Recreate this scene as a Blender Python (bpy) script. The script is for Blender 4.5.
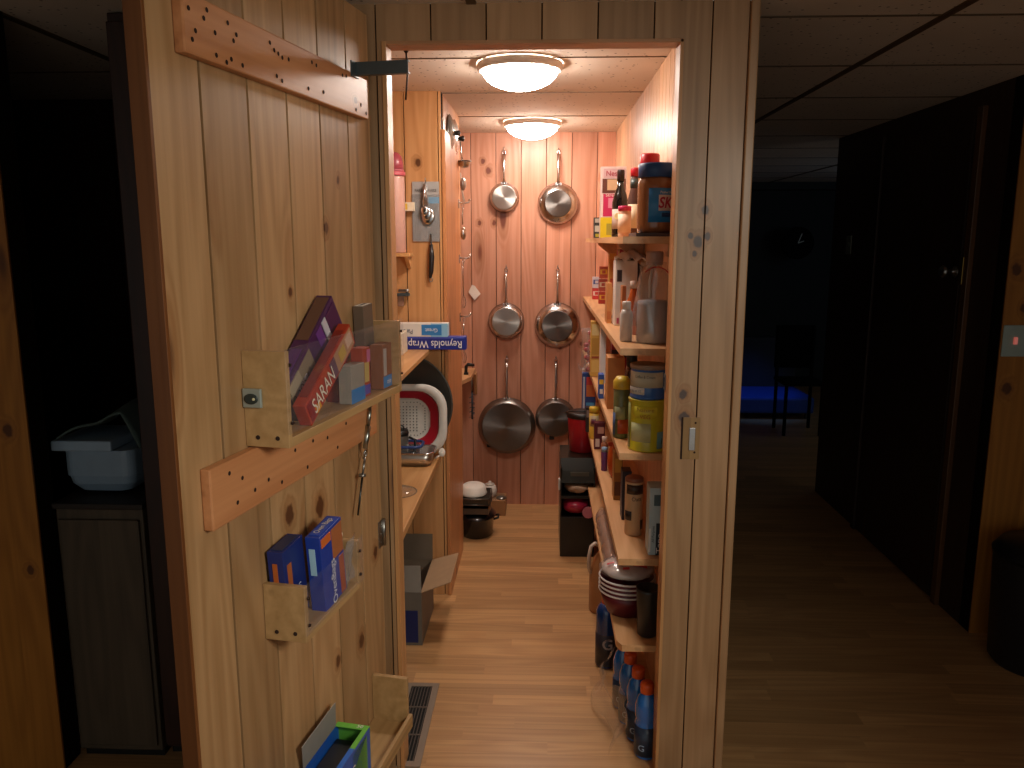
import bpy, bmesh, math, random
from mathutils import Vector, Matrix, Euler
random.seed(7)
for o in list(bpy.data.objects): bpy.data.objects.remove(o)
C = bpy.context.scene.collection
S = bpy.context.scene
R = math.radians
# ------------------------------------------------------------ camera, world, lights, exposure
cam = bpy.data.objects.new('camera', bpy.data.cameras.new('camera')); C.objects.link(cam)
cam.location = (0, 0, 1.523); cam.rotation_euler = (R(90 - 10.15), 0, R(2.18))
cam.data.sensor_width = 36; cam.data.lens = 800 / 1024 * 36; cam.data.clip_start = .02
S.camera = cam
S.view_settings.view_transform = 'Standard'; S.view_settings.look = 'None'
S.view_settings.exposure = 0; S.view_settings.gamma = 1; S.view_settings.use_curve_mapping = False
W = bpy.data.worlds.new('world'); S.world = W; W.use_nodes = True
W.node_tree.nodes['Background'].inputs[0].default_value = (.78, .79, .74, 1)
W.node_tree.nodes['Background'].inputs[1].default_value = .52
def lamp(name, kind, loc, energy, color, size=.3, rot=(0, 0, 0)):
    l = bpy.data.lights.new(name, kind); l.energy = energy; l.color = color
    if kind == 'AREA': l.shape = 'DISK'; l.size = size; l.spread = R(88)
    else: l.shadow_soft_size = size
    o = bpy.data.objects.new(name, l); C.objects.link(o); o.location = loc; o.rotation_euler = rot; return o
# unseen fill light, added to brighten the open door and the post
lamp('hall_fill_light', 'AREA', (1.0, .12, 1.78), 5.2, (1, .95, .82), .45, (R(65), 0, R(41)))
lamp('far_room_fill_light', 'POINT', (3.2, 6.2, 1.7), 2.2, (.5, .75, 1), .15)  # unseen cool fill, added to lift the far ceiling and soffit
LAMP_E = 54.0
LAMP_COL = (1, .87, .77)

# ------------------------------------------------------------ materials
MC = {}
def nd(nt, t, **kw):
    n = nt.nodes.new(t)
    for k, v in kw.items(): setattr(n, k, v)
    return n
def mth(nt, op, a, b=None, c=None):
    n = nt.nodes.new('ShaderNodeMath'); n.operation = op
    for i, v in enumerate((a, b, c)):
        if v is None: continue
        if isinstance(v, (int, float)): n.inputs[i].default_value = v
        else: nt.links.new(v, n.inputs[i])
    return n.outputs[0]
def mixc(nt, f, a, b, mode='MIX'):
    n = nt.nodes.new('ShaderNodeMix'); n.data_type = 'RGBA'; n.blend_type = mode; n.clamp_factor = True
    for i, v in ((0, f), (6, a), (7, b)):
        if isinstance(v, (int, float)): n.inputs[i].default_value = v
        elif isinstance(v, tuple): n.inputs[i].default_value = (*v[:3], 1)
        else: nt.links.new(v, n.inputs[i])
    return n.outputs[2]
def sstep(nt, v, a, b, lo=0., hi=1.):
    n = nt.nodes.new('ShaderNodeMapRange'); n.interpolation_type = 'SMOOTHSTEP'
    nt.links.new(v, n.inputs[0]); n.inputs[1].default_value = a; n.inputs[2].default_value = b
    n.inputs[3].default_value = lo; n.inputs[4].default_value = hi
    return n.outputs[0]
def new(name):
    m = bpy.data.materials.new(name); m.use_nodes = True
    nt = m.node_tree; return m, nt, nt.nodes['Principled BSDF']
def lin(h):
    h = h.lstrip('#'); r = []
    for i in (0, 2, 4):
        c = int(h[i:i+2], 16) / 255; r.append(c / 12.92 if c <= .04045 else ((c + .055) / 1.055) ** 2.4)
    return tuple(r)
def M(hexc, rough=.5, metal=0., var=.12, scale=30, spec=.5, bump=0., aniso=False, coat=0.):
    """plain material with slight procedural mottling"""
    key = (hexc, rough, metal, var, scale, spec, bump, aniso, coat)
    if key in MC: return MC[key]
    m, nt, b = new('paint_' + hexc.strip('#')); c = lin(hexc)
    tc = nd(nt, 'ShaderNodeTexCoord'); nz = nd(nt, 'ShaderNodeTexNoise'); nz.inputs['Scale'].default_value = scale; nz.inputs['Detail'].default_value = 3
    nt.links.new(tc.outputs['Object'], nz.inputs['Vector'])
    dk = tuple(x * (1 - var) for x in c); lt = tuple(min(1, x * (1 + var * .6)) for x in c)
    nt.links.new(mixc(nt, nz.outputs[0], dk, lt), b.inputs['Base Color'])
    b.inputs['Roughness'].default_value = rough; b.inputs['Metallic'].default_value = metal
    b.inputs['Specular IOR Level'].default_value = spec; b.inputs['Coat Weight'].default_value = coat
    if bump:
        bp = nd(nt, 'ShaderNodeBump'); bp.inputs['Strength'].default_value = bump; bp.inputs['Distance'].default_value = .004
        nt.links.new(nz.outputs[0], bp.inputs['Height']); nt.links.new(bp.outputs[0], b.inputs['Normal'])
    if aniso:
        tg = nd(nt, 'ShaderNodeTangent', direction_type='RADIAL', axis='Y'); nt.links.new(tg.outputs[0], b.inputs['Tangent'])
        b.inputs['Anisotropic'].default_value = .85
    MC[key] = m; return m
def wood(name, light, dark, width=.14, plank='X', grain='Z', off=0., knots=.55, kl=(), rough=.42, var=.16, gs=1., kcol='#4a2412', coat=0., seam=0., seg=0., streak=.45):
    m, nt, b = new(name); L = nt.links
    tc = nd(nt, 'ShaderNodeTexCoord'); sp = nd(nt, 'ShaderNodeSeparateXYZ'); L.new(tc.outputs['Object'], sp.inputs[0])
    P, G = sp.outputs['XYZ'.index(plank)], sp.outputs['XYZ'.index(grain)]
    q = [c for c in 'XYZ' if c not in (plank, grain)][0]; Q = sp.outputs['XYZ'.index(q)]
    idx = mth(nt, 'FLOOR', mth(nt, 'DIVIDE', mth(nt, 'SUBTRACT', P, off), width))
    wn = nd(nt, 'ShaderNodeTexWhiteNoise', noise_dimensions='1D'); L.new(idx, wn.inputs['W']); rnd = wn.outputs['Value']
    if seg:      # boards cut into staggered lengths
        gseg = mth(nt, 'DIVIDE', mth(nt, 'MULTIPLY_ADD', rnd, 7.3, G), seg); si = mth(nt, 'FLOOR', gseg)
        w2 = nd(nt, 'ShaderNodeTexWhiteNoise', noise_dimensions='1D'); L.new(mth(nt, 'MULTIPLY_ADD', idx, 31.7, si), w2.inputs['W']); rnd = w2.outputs['Value']
    gs_ = mth(nt, 'ADD', G, mth(nt, 'MULTIPLY', rnd, 13.7))
    def vec(a, bq, g):
        n = nd(nt, 'ShaderNodeCombineXYZ'); L.new(mth(nt, 'MULTIPLY', P, a), n.inputs[0]); L.new(mth(nt, 'MULTIPLY', Q, bq), n.inputs[1]); L.new(mth(nt, 'MULTIPLY', gs_, g), n.inputs[2]); return n.outputs[0]
    def noise(v, sc, det=3):
        n = nd(nt, 'ShaderNodeTexNoise'); n.inputs['Scale'].default_value = sc; n.inputs['Detail'].default_value = det; L.new(v, n.inputs['Vector']); return n.outputs[0]
    fine = noise(vec(90 * gs, 90 * gs, 2.2), 1, 4)
    big = noise(vec(7 * gs, 7 * gs, .75), 1, 1)
    vo = nd(nt, 'ShaderNodeTexVoronoi'); L.new(vec(7.5, 0, 1.9), vo.inputs['Vector']); vo.inputs['Scale'].default_value = 1
    kd = vo.outputs['Distance']; csp = nd(nt, 'ShaderNodeSeparateColor'); L.new(vo.outputs['Color'], csp.inputs[0])
    kon = mth(nt, 'LESS_THAN', csp.outputs[0], knots)
    ksz = mth(nt, 'MULTIPLY_ADD', csp.outputs[1], .13, .04)
    kin = mth(nt, 'MULTIPLY', kon, sstep(nt, mth(nt, 'DIVIDE', kd, ksz), .55, 1.0, 1, 0))
    khalo = mth(nt, 'MULTIPLY', kon, sstep(nt, mth(nt, 'DIVIDE', kd, ksz), .8, 2.2, 1, 0))
    for (kp, kg, kr) in kl:      # individual knots
        dx = mth(nt, 'DIVIDE', mth(nt, 'SUBTRACT', P, kp), kr); dz = mth(nt, 'DIVIDE', mth(nt, 'SUBTRACT', G, kg), kr * 1.35)
        wob = mth(nt, 'MULTIPLY_ADD', noise(vec(60, 60, 60), 1, 2), .9, -.45)
        d = mth(nt, 'ADD', mth(nt, 'SQRT', mth(nt, 'ADD', mth(nt, 'MULTIPLY', dx, dx), mth(nt, 'MULTIPLY', dz, dz))), wob)
        kin = mth(nt, 'MAXIMUM', kin, sstep(nt, d, .6, 1.05, 1, 0)); khalo = mth(nt, 'MAXIMUM', khalo, sstep(nt, d, .8, 2.4, 1, 0))
    rings = mth(nt, 'SINE', mth(nt, 'ADD', mth(nt, 'MULTIPLY', big, 58.), mth(nt, 'MULTIPLY', khalo, 9.)))
    g = mth(nt, 'MULTIPLY_ADD', rings, .17, .42); g = mth(nt, 'ADD', g, mth(nt, 'MULTIPLY_ADD', fine, .75, -.37))
    col = mixc(nt, g, light, dark)
    stv = sstep(nt, noise(vec(30 * gs, 30 * gs, .9), 1, 2), .60, .78)      # brown heartwood streaks
    col = mixc(nt, mth(nt, 'MULTIPLY', stv, streak), col, tuple(x * .5 for x in dark))
    col = mixc(nt, mth(nt, 'MULTIPLY', khalo, .45), col, lin('#8a5326'))
    col = mixc(nt, mth(nt, 'MULTIPLY', kin, .85), col, lin(kcol))
    br = mth(nt, 'MULTIPLY_ADD', rnd, 2 * var, 1 - var)
    cmb = nd(nt, 'ShaderNodeCombineColor')
    for i, k in enumerate((1., .97, .9)): L.new(mth(nt, 'POWER', br, 2 - k), cmb.inputs[i])
    col = mixc(nt, 1., col, cmb.outputs[0], 'MULTIPLY')
    if seam:
        fr = mth(nt, 'FRACT', mth(nt, 'DIVIDE', mth(nt, 'SUBTRACT', P, off), width))
        e = mth(nt, 'LESS_THAN', mth(nt, 'MINIMUM', fr, mth(nt, 'SUBTRACT', 1., fr)), seam / width)
        col = mixc(nt, mth(nt, 'MULTIPLY', e, .45), col, lin('#3a2210'))
    L.new(col, b.inputs['Base Color']); b.inputs['Roughness'].default_value = rough; b.inputs['Coat Weight'].default_value = coat; b.inputs['Coat Roughness'].default_value = .2
    bp = nd(nt, 'ShaderNodeBump'); bp.inputs['Strength'].default_value = .12; bp.inputs['Distance'].default_value = .002
    L.new(fine, bp.inputs['Height']); L.new(bp.outputs[0], b.inputs['Normal'])
    return m
def clear(name, tint, gloss=.12, rough=.05, haze=0., hazec=(.8, .8, .8), ior=1.45):
    m = bpy.data.materials.new(name); m.use_nodes = True; nt = m.node_tree; nt.nodes.clear()
    out = nd(nt, 'ShaderNodeOutputMaterial'); t = nd(nt, 'ShaderNodeBsdfTransparent'); t.inputs[0].default_value = (*tint, 1)
    g = nd(nt, 'ShaderNodeBsdfGlossy'); g.inputs['Roughness'].default_value = rough
    fr = nd(nt, 'ShaderNodeFresnel'); fr.inputs[0].default_value = ior
    geo = nd(nt, 'ShaderNodeNewGeometry')      # only the outer face mirrors
    f = mth(nt, 'MULTIPLY', mth(nt, 'MULTIPLY_ADD', fr.outputs[0], 1 - gloss, gloss * .35), mth(nt, 'SUBTRACT', 1., geo.outputs['Backfacing']))
    mx = nd(nt, 'ShaderNodeMixShader'); nt.links.new(f, mx.inputs[0]); nt.links.new(t.outputs[0], mx.inputs[1]); nt.links.new(g.outputs[0], mx.inputs[2])
    last = mx.outputs[0]
    if haze:
        d = nd(nt, 'ShaderNodeBsdfDiffuse'); d.inputs[0].default_value = (*hazec, 1)
        nz = nd(nt, 'ShaderNodeTexNoise'); nz.inputs['Scale'].default_value = 40; tc = nd(nt, 'ShaderNodeTexCoord'); nt.links.new(tc.outputs['Object'], nz.inputs['Vector'])
        m2 = nd(nt, 'ShaderNodeMixShader'); nt.links.new(mth(nt, 'MULTIPLY', nz.outputs[0], 2 * haze), m2.inputs[0]); nt.links.new(last, m2.inputs[1]); nt.links.new(d.outputs[0], m2.inputs[2]); last = m2.outputs[0]
    nt.links.new(last, out.inputs[0]); return m

PINE_L, PINE_D = lin('#d9a878'), lin('#b47a48')
m_back = wood('pine_back_wall', lin('#dca388'), lin('#ba7a58'), .138, 'X', 'Z', .017, .5, rough=.4, var=.2,
              kl=[(-.215, 1.99, .012), (-.33, 1.95, .013), (-.30, 1.9, .016), (.05, 1.7, .018), (.33, 1.86, .016), (-.27, 1.62, .013), (-.35, 1.62, .012), (.13, 1.08, .012), (.12, .98, .012), (.1, .93, .012), (.22, .95, .011)], kcol='#6a2a1a', coat=.04)
m_rwall = wood('pine_right_wall', lin('#dcb08c'), lin('#b8865a'), .075, 'Y', 'Z', 0, .2, rough=.42, coat=.08)
m_lwall = wood('pine_partition', lin('#dea770'), lin('#bc804c'), .135, 'X', 'Z', -.415, .25, rough=.35, kl=[(-.50, 1.83, .013)], coat=.1)
m_lside = wood('pine_partition_side', lin('#d69e6c'), lin('#b0703f'), .16, 'Y', 'Z', .1, .3, rough=.35)
m_cedar = wood('reddish_board', lin('#d2945f'), lin('#a86438'), .6, 'Y', 'Z', 0, .3, rough=.4)
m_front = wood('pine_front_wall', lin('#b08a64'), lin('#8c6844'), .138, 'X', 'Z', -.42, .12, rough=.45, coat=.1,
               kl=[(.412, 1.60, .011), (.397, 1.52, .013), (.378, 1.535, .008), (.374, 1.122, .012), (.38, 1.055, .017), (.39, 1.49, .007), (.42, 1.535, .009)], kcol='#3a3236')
m_door = wood('pine_door', lin('#c0986c'), lin('#966e44'), .147, 'X', 'Z', -.013, .42, rough=.42, coat=.05,
              kl=[(.52, 1.27, .012), (.45, 1.42, .009), (.5, .96, .02), (.36, .93, .022), (.2, 1.66, .008), (.27, 1.55, .012), (.25, 1.22, .012), (.16, .5, .018), (.3, .52, .014), (.68, .32, .02), (.05, .7, .015)])
m_batten = wood('pine_batten', lin('#c98d5f'), lin('#a4663c'), .5, 'Z', 'X', 0, .4, rough=.4, kl=[(1.845, .13, .009)])
m_rack = wood('pine_rack', lin('#bd9868'), lin('#997648'), 9., 'Z', 'X', 0, .3, rough=.5)
m_shelf = wood('pine_shelf', lin('#dcae7e'), lin('#bb8653'), .3, 'X', 'Y', 0, .35, rough=.4)
m_counter = wood('pine_counter', lin('#dba970'), lin('#bd8449'), .4, 'X', 'Y', 0, .4, rough=.38)
m_floor = wood('laminate_floor', lin('#cc9f6c'), lin('#a87a4e'), .064, 'Y', 'X', 0, .06, rough=.33, var=.15, gs=1.3, seam=.0005, seg=.62, streak=.25)
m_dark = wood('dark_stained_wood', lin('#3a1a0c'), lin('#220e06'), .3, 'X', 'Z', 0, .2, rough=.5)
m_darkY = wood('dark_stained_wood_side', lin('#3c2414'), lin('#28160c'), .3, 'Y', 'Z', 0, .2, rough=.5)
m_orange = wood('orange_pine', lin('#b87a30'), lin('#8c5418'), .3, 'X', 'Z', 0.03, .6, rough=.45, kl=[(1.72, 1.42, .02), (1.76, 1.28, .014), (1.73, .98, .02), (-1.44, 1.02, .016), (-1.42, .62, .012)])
m_greyw = wood('weathered_board', lin('#5a4c3a'), lin('#3e3224'), .4, 'X', 'Z', 0, .2, rough=.6)
m_groove = M('#1a110a', .95, spec=.05)
m_chrome = M('#c8c8c8', .22, 1.); m_steel = M('#9a9894', .34, 1.); m_brush = M('#b9b4ae', .3, 1., aniso=True); m_brushd = M('#7d7874', .36, 1., aniso=True)
m_black = M('#141414', .4); m_blackm = M('#4c565a', .4, .4); m_white = M('#e8e4da', .45); m_card = M('#a98a68', .8); m_cardd = M('#7c6a58', .8)
m_mattblack = M('#0c0c0e', .95, spec=.1)
m_hole = M('#2a160c', .9)
m_acr = clear('clear_acrylic', (.985, .985, .99), .03, .04, .022, (.75, .72, .85), 1.22)
m_film = clear('clear_film', (.9, .9, .9), .3, .12, .12)
m_glass = clear('clear_glass', (.85, .88, .9), .2, .03, .03)
m_bagfilm = clear('plastic_bag', (.95, .95, .96), .25, .15, .1)
def tile_mat():
    m, nt, b = new('ceiling_tile'); tc = nd(nt, 'ShaderNodeTexCoord')
    v = nd(nt, 'ShaderNodeTexVoronoi'); v.inputs['Scale'].default_value = 42; nt.links.new(tc.outputs['Object'], v.inputs['Vector'])
    sc = nd(nt, 'ShaderNodeSeparateColor'); nt.links.new(v.outputs['Color'], sc.inputs[0])
    h = mth(nt, 'MULTIPLY', mth(nt, 'LESS_THAN', v.outputs['Distance'], .17), mth(nt, 'LESS_THAN', sc.outputs[0], .6))
    nz = nd(nt, 'ShaderNodeTexNoise'); nz.inputs['Scale'].default_value = 5; nt.links.new(tc.outputs['Object'], nz.inputs['Vector'])
    c = mixc(nt, nz.outputs[0], lin('#d4c4b2'), lin('#e4d6c6')); nt.links.new(mixc(nt, mth(nt, 'MULTIPLY', h, .85), c, lin('#5a4636')), b.inputs['Base Color'])
    b.inputs['Roughness'].default_value = .9; return m
m_tile = tile_mat()
def emit(name, col, st):
    m = bpy.data.materials.new(name); m.use_nodes = True; b = m.node_tree.nodes['Principled BSDF']
    nt = m.node_tree; tc = nd(nt, 'ShaderNodeTexCoord'); nz = nd(nt, 'ShaderNodeTexNoise'); nz.inputs['Scale'].default_value = 3; nt.links.new(tc.outputs['Object'], nz.inputs['Vector'])
    nt.links.new(mixc(nt, nz.outputs[0], tuple(x * .97 for x in col), col), b.inputs['Emission Color']); b.inputs['Emission Strength'].default_value = st; b.inputs['Base Color'].default_value = (.8, .8, .8, 1); return m

# ------------------------------------------------------------ mesh helpers
class B:
    def __init__(s): s.bm = bmesh.new(); s.mi = 0
    def add(s, fn):
        old = set(s.bm.faces); r = fn()
        for f in s.bm.faces:
            if f not in old: f.material_index = s.mi
        return r
    def m(s, i): s.mi = i; return s
    def box(s, x0, x1, y0, y1, z0, z1, bev=0., mat=None):
        def fn():
            vs = [s.bm.verts.new(p) for p in ((x0,y0,z0),(x1,y0,z0),(x1,y1,z0),(x0,y1,z0),(x0,y0,z1),(x1,y0,z1),(x1,y1,z1),(x0,y1,z1))]
            fs = [s.bm.faces.new([vs[i] for i in q]) for q in ((0,3,2,1),(4,5,6,7),(0,1,5,4),(1,2,6,5),(2,3,7,6),(3,0,4,7))]
            if bev:
                es = list({e for f in fs for e in f.edges}); bmesh.ops.bevel(s.bm, geom=es, offset=bev, segments=2, affect='EDGES', profile=.5)
                vs = None
            elif mat is not None:
                for v in vs: v.co = mat @ v.co
        old = set(s.bm.verts); s.add(fn)
        if bev and mat is not None:
            for v in s.bm.verts:
                if v not in old: v.co = mat @ v.co
        return s
    def lathe(s, prof, c=(0, 0, 0), seg=28, axis='Z', cap=True, sx=1., sy=1., a0=0., a1=None):
        def fn():
            full = a1 is None; n = seg if full else seg + 1; rows = []
            for (r, z) in prof:
                row = []
                for i in range(n):
                    a = (2 * math.pi * i / seg) if full else a0 + (a1 - a0) * i / seg
                    x, y = r * math.cos(a) * sx, r * math.sin(a) * sy
                    p = {'Z': (x, y, z), 'Y': (x, z, -y), 'X': (z, x, y)}[axis]
                    row.append(s.bm.verts.new((p[0] + c[0], p[1] + c[1], p[2] + c[2])))
                rows.append(row)
            for k in range(len(rows) - 1):
                for i in range(n if full else n - 1):
                    j = (i + 1) % n
                    f = s.bm.faces.new((rows[k][i], rows[k][j], rows[k + 1][j], rows[k + 1][i])); f.smooth = True
            if cap and full:
                if prof[0][0] > 1e-5: s.bm.faces.new(rows[0][::-1])
                if prof[-1][0] > 1e-5: s.bm.faces.new(rows[-1])
        s.add(fn); return s
    def tube(s, pts, r, seg=8, closed=False):
        rs = r if isinstance(r, (list, tuple)) else [r] * len(pts)
        P = [Vector(p) for p in pts]
        def fn():
            rows = []; prev = None; N = len(P)
            for i in range(N):
                if closed: t = (P[(i + 1) % N] - P[i - 1]).normalized()
                else: t = (P[min(i + 1, N - 1)] - P[max(i - 1, 0)]).normalized()
                if prev is None:
                    a = Vector((0, 0, 1)) if abs(t.z) < .9 else Vector((1, 0, 0)); u = t.cross(a).normalized()
                else: u = (prev - t * prev.dot(t)).normalized()
                prev = u; w = t.cross(u)
                rows.append([s.bm.verts.new(P[i] + (u * math.cos(2 * math.pi * k / seg) + w * math.sin(2 * math.pi * k / seg)) * rs[i]) for k in range(seg)])
            for k in range(N if closed else N - 1):
                a, b_ = rows[k], rows[(k + 1) % N]
                for i in range(seg):
                    f = s.bm.faces.new((a[i], a[(i + 1) % seg], b_[(i + 1) % seg], b_[i])); f.smooth = True
            if not closed: s.bm.faces.new(rows[0][::-1]); s.bm.faces.new(rows[-1])
        s.add(fn); return s
    def prism(s, poly, d, frame):
        """poly: 2-D outline, frame: (origin, right, up) ; extruded by d along right x up"""
        o, r, u = (Vector(v) for v in frame); n = r.cross(u)
        def fn():
            a = [s.bm.verts.new(o + r * x + u * y) for x, y in poly]; b_ = [s.bm.verts.new(o + r * x + u * y + n * d) for x, y in poly]
            s.bm.faces.new(a[::-1]); s.bm.faces.new(b_)
            for i in range(len(a)): j = (i + 1) % len(a); s.bm.faces.new((a[i], a[j], b_[j], b_[i]))
        s.add(fn); return s
    def ell(s, c, r, seg=20, rings=12, jit=0., seed=0):
        rg = random.Random(seed)
        def fn():
            rows = []
            for k in range(rings + 1):
                t = math.pi * k / rings
                if k in (0, rings): rows.append([s.bm.verts.new((c[0], c[1], c[2] + r[2] * math.cos(t)))]); continue
                row = []
                for i in range(seg):
                    a = 2 * math.pi * i / seg; j = 1 + rg.uniform(-jit, jit)
                    row.append(s.bm.verts.new((c[0] + r[0] * math.sin(t) * math.cos(a) * j, c[1] + r[1] * math.sin(t) * math.sin(a) * j, c[2] + r[2] * math.cos(t) * (1 + (j - 1) * .5))))
                rows.append(row)
            for k in range(rings):
                a, b_ = rows[k], rows[k + 1]
                for i in range(seg):
                    j = (i + 1) % seg
                    if len(a) == 1: f = s.bm.faces.new((a[0], b_[i], b_[j]))
                    elif len(b_) == 1: f = s.bm.faces.new((a[i], b_[0], a[j]))
                    else: f = s.bm.faces.new((a[i], b_[i], b_[j], a[j]))
                    f.smooth = True
        s.add(fn); return s
    def grid(s, fnp, nu, nv):
        def fn():
            g = [[s.bm.verts.new(fnp(i / nu, j / nv)) for j in range(nv + 1)] for i in range(nu + 1)]
            for i in range(nu):
                for j in range(nv):
                    f = s.bm.faces.new((g[i][j], g[i + 1][j], g[i + 1][j + 1], g[i][j + 1])); f.smooth = True
        s.add(fn); return s
    def build(s, name, mats, parent=None, loc=None, rot=None):
        bmesh.ops.recalc_face_normals(s.bm, faces=s.bm.faces[:])
        me = bpy.data.meshes.new(name); s.bm.to_mesh(me); s.bm.free()
        for mm in (mats if isinstance(mats, (list, tuple)) else [mats]): me.materials.append(mm)
        o = bpy.data.objects.new(name, me); C.objects.link(o); o.parent = parent
        if loc is not None: o.location = loc
        if rot is not None: o.rotation_euler = rot
        return o
def tag(o, label, cat, group=None, kind=None):
    o['label'] = label; o['category'] = cat
    if group: o['group'] = group
    if kind: o['kind'] = kind
    return o
def thing(name, label, cat, loc=(0, 0, 0), rot=(0, 0, 0), group=None):
    o = bpy.data.objects.new(name, None); C.objects.link(o); o.empty_display_size = .05
    o.location = loc; o.rotation_euler = rot; return tag(o, label, cat, group)
def struct(o): o['kind'] = 'structure'; return o
def copy_tree(o, parent=None):
    kids = list(o.children); c = o.copy(); C.objects.link(c); c.parent = parent
    for k in kids: copy_tree(k, c)
    return c
def lettering(parent, s, org, right, up, size, mat, fit=None, bend=None, shear=0., bold=0.):
    """real text as flat raised letters; bend=(radius, angle): wrapped on a cylinder about the local z axis"""
    cu = bpy.data.curves.new('lettering', 'FONT'); cu.body = s; cu.size = size; cu.align_x = 'CENTER'; cu.align_y = 'CENTER'; cu.shear = shear; cu.offset = bold; cu.resolution_u = 3
    t = bpy.data.objects.new('lettering', cu); C.objects.link(t); bpy.context.view_layer.update()
    me = bpy.data.meshes.new_from_object(t.evaluated_get(bpy.context.evaluated_depsgraph_get())); bpy.data.objects.remove(t)
    xs = [v.co.x for v in me.vertices]; k = 1.
    if fit and xs: k = fit / max(1e-6, max(xs) - min(xs))
    o_, r, u = Vector(org), Vector(right), Vector(up); n = r.cross(u)
    for v in me.vertices:
        x, y = v.co.x * k, v.co.y
        if bend:
            rad, a0 = bend; a = a0 + x / rad
            v.co = Vector((o_.x + (rad + .0012) * math.sin(a), o_.y - (rad + .0012) * math.cos(a), o_.z + y))
        else: v.co = o_ + r * x + u * y + n * .0012
    me.materials.clear(); me.materials.append(mat)
    o = bpy.data.objects.new('lettering', me); C.objects.link(o); o.parent = parent; return o
FACE = {'F': ((0, -1, 0), (1, 0, 0)), 'K': ((0, 1, 0), (-1, 0, 0)), 'L': ((-1, 0, 0), (0, -1, 0)), 'Rt': ((1, 0, 0), (0, 1, 0)), 'T': ((0, 0, 1), (1, 0, 0))}
def carton(name, label, cat, loc, dim, color, rot=(0, 0, 0), panels=(), texts=(), group=None, rough=.45, open_top=False):
    """printed cardboard box, origin at the middle of its base. panels: (face,u0,u1,v0,v1,hex) in fractions; texts: (face,u,v,string,size,hex,fit,upsidedown/vertical)"""
    w, d, h = dim
    t = thing(name, label, cat, loc, rot, group); b = B(); b.box(-w/2, w/2, -d/2, d/2, 0, h, min(w, d, h) * .03)
    b.build('carton_body', M(color, rough), t)
    def frame(f):
        if f == 'F': return Vector((-w/2, -d/2, 0)), Vector((1,0,0)), Vector((0,0,1)), w, h
        if f == 'K': return Vector((w/2, d/2, 0)), Vector((-1,0,0)), Vector((0,0,1)), w, h
        if f == 'L': return Vector((-w/2, d/2, 0)), Vector((0,-1,0)), Vector((0,0,1)), d, h
        if f == 'Rt': return Vector((w/2, -d/2, 0)), Vector((0,1,0)), Vector((0,0,1)), d, h
        return Vector((-w/2, -d/2, h)), Vector((1,0,0)), Vector((0,1,0)), w, d
    for i, (f, u0, u1, v0, v1, hx) in enumerate(panels):
        o, r, u, fw, fh = frame(f); q = B(); q.prism([(u0*fw, v0*fh), (u1*fw, v0*fh), (u1*fw, v1*fh), (u0*fw, v1*fh)], .0005 + .00035 * i, (o, r, u)); q.build('printed_panel', M(hx, rough), t)
    for (f, u_, v_, s, size, hx, fit, mode) in texts:
        o, r, u, fw, fh = frame(f)
        rr, uu = {'n': (r, u), 'flip': (-r, -u), 'up': (u, -r), 'down': (-u, r)}[mode]
        n = r.cross(u); lettering(t, s, o + r*u_*fw + u*v_*fh + n*(.0004 + .00035 * len(panels) - .0007), rr, uu, size, M(hx, .5), fit)
    return t
def bottle(name, label, cat, loc, prof, mat, cap=None, capm=None, bands=(), group=None, seg=28, sx=1., sy=1., capname='cap', rot=(0,0,0)):
    """lathed container; bands: (radius, z0, z1, a0, a1, material)"""
    t = thing(name, label, cat, loc, rot, group)
    b = B(); b.lathe(prof, seg=seg, sx=sx, sy=sy); b.build('bottle_body' if 'bottle' in name else 'body', mat, t)
    if cap: b = B(); b.lathe(cap, seg=seg, sx=sx, sy=sy); b.build(capname, capm, t)
    for (r, z0, z1, a0, a1, mm) in bands:
        b = B(); b.lathe([(r, z0), (r + .0008, z0), (r + .0008, z1), (r, z1)], seg=24, cap=False, a0=R(a0 - 90), a1=R(a1 - 90), sx=sx, sy=sy); b.build('paper_label', mm, t)
    return t

# ------------------------------------------------------------ structure
def planks(name, mats, p0, p1, z0, z1, depth, width, off, axis='X', face=0., sign=-1, gap=.003, bev=.0015, parent=None):
    """tongue-and-groove boards: each board a V-edged slab in front of a dark backing; axis X: faces sign*Y at y=face; axis Y: faces sign*X at x=face"""
    b = B(); k = math.floor((p0 - off) / width); a = off + k * width
    def slab(u0, u1, d0, d1, mi):
        b.m(mi)
        if d0 > d1: d0, d1 = d1, d0
        return (u0, u1, d0, d1)
    back = face - sign * depth
    e = face - sign * .006
    q = slab(p0, p1, e, back, 1)
    b.box(q[0], q[1], q[2], q[3], z0, z1) if axis == 'X' else b.box(q[2], q[3], q[0], q[1], z0, z1)
    b.m(0)
    while a < p1 - 1e-4:
        u0, u1 = max(a, p0), min(a + width, p1)
        if u1 - u0 > .006:
            g0 = gap / 2 if u0 > p0 + 1e-5 else 0; g1 = gap / 2 if u1 < p1 - 1e-5 else 0
            poly = [(u0 + g0, -.0075), (u1 - g1, -.0075), (u1 - g1, -bev * (g1 > 0)), (u1 - g1 - bev * (g1 > 0) * .5, 0), (u0 + g0 + bev * (g0 > 0) * .5, 0), (u0 + g0, -bev * (g0 > 0))]
            def mp(u, d, z): return (u, face + sign * d, z) if axis == 'X' else (face + sign * d, u, z)
            def fn():
                A = [b.bm.verts.new(mp(u, d, z0)) for u, d in poly]; T = [b.bm.verts.new(mp(u, d, z1)) for u, d in poly]
                b.bm.faces.new(A); b.bm.faces.new(T[::-1])
                for i in range(len(A)): j = (i + 1) % len(A); b.bm.faces.new((A[i], A[j], T[j], T[i]))
            b.add(fn)
        a += width
    return b.build(name, mats, parent)
HC = 2.1
b = B(); b.box(-2.6, 4.2, -2.2, 9, -.05, 0); struct(b.build('floor', m_floor))
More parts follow.
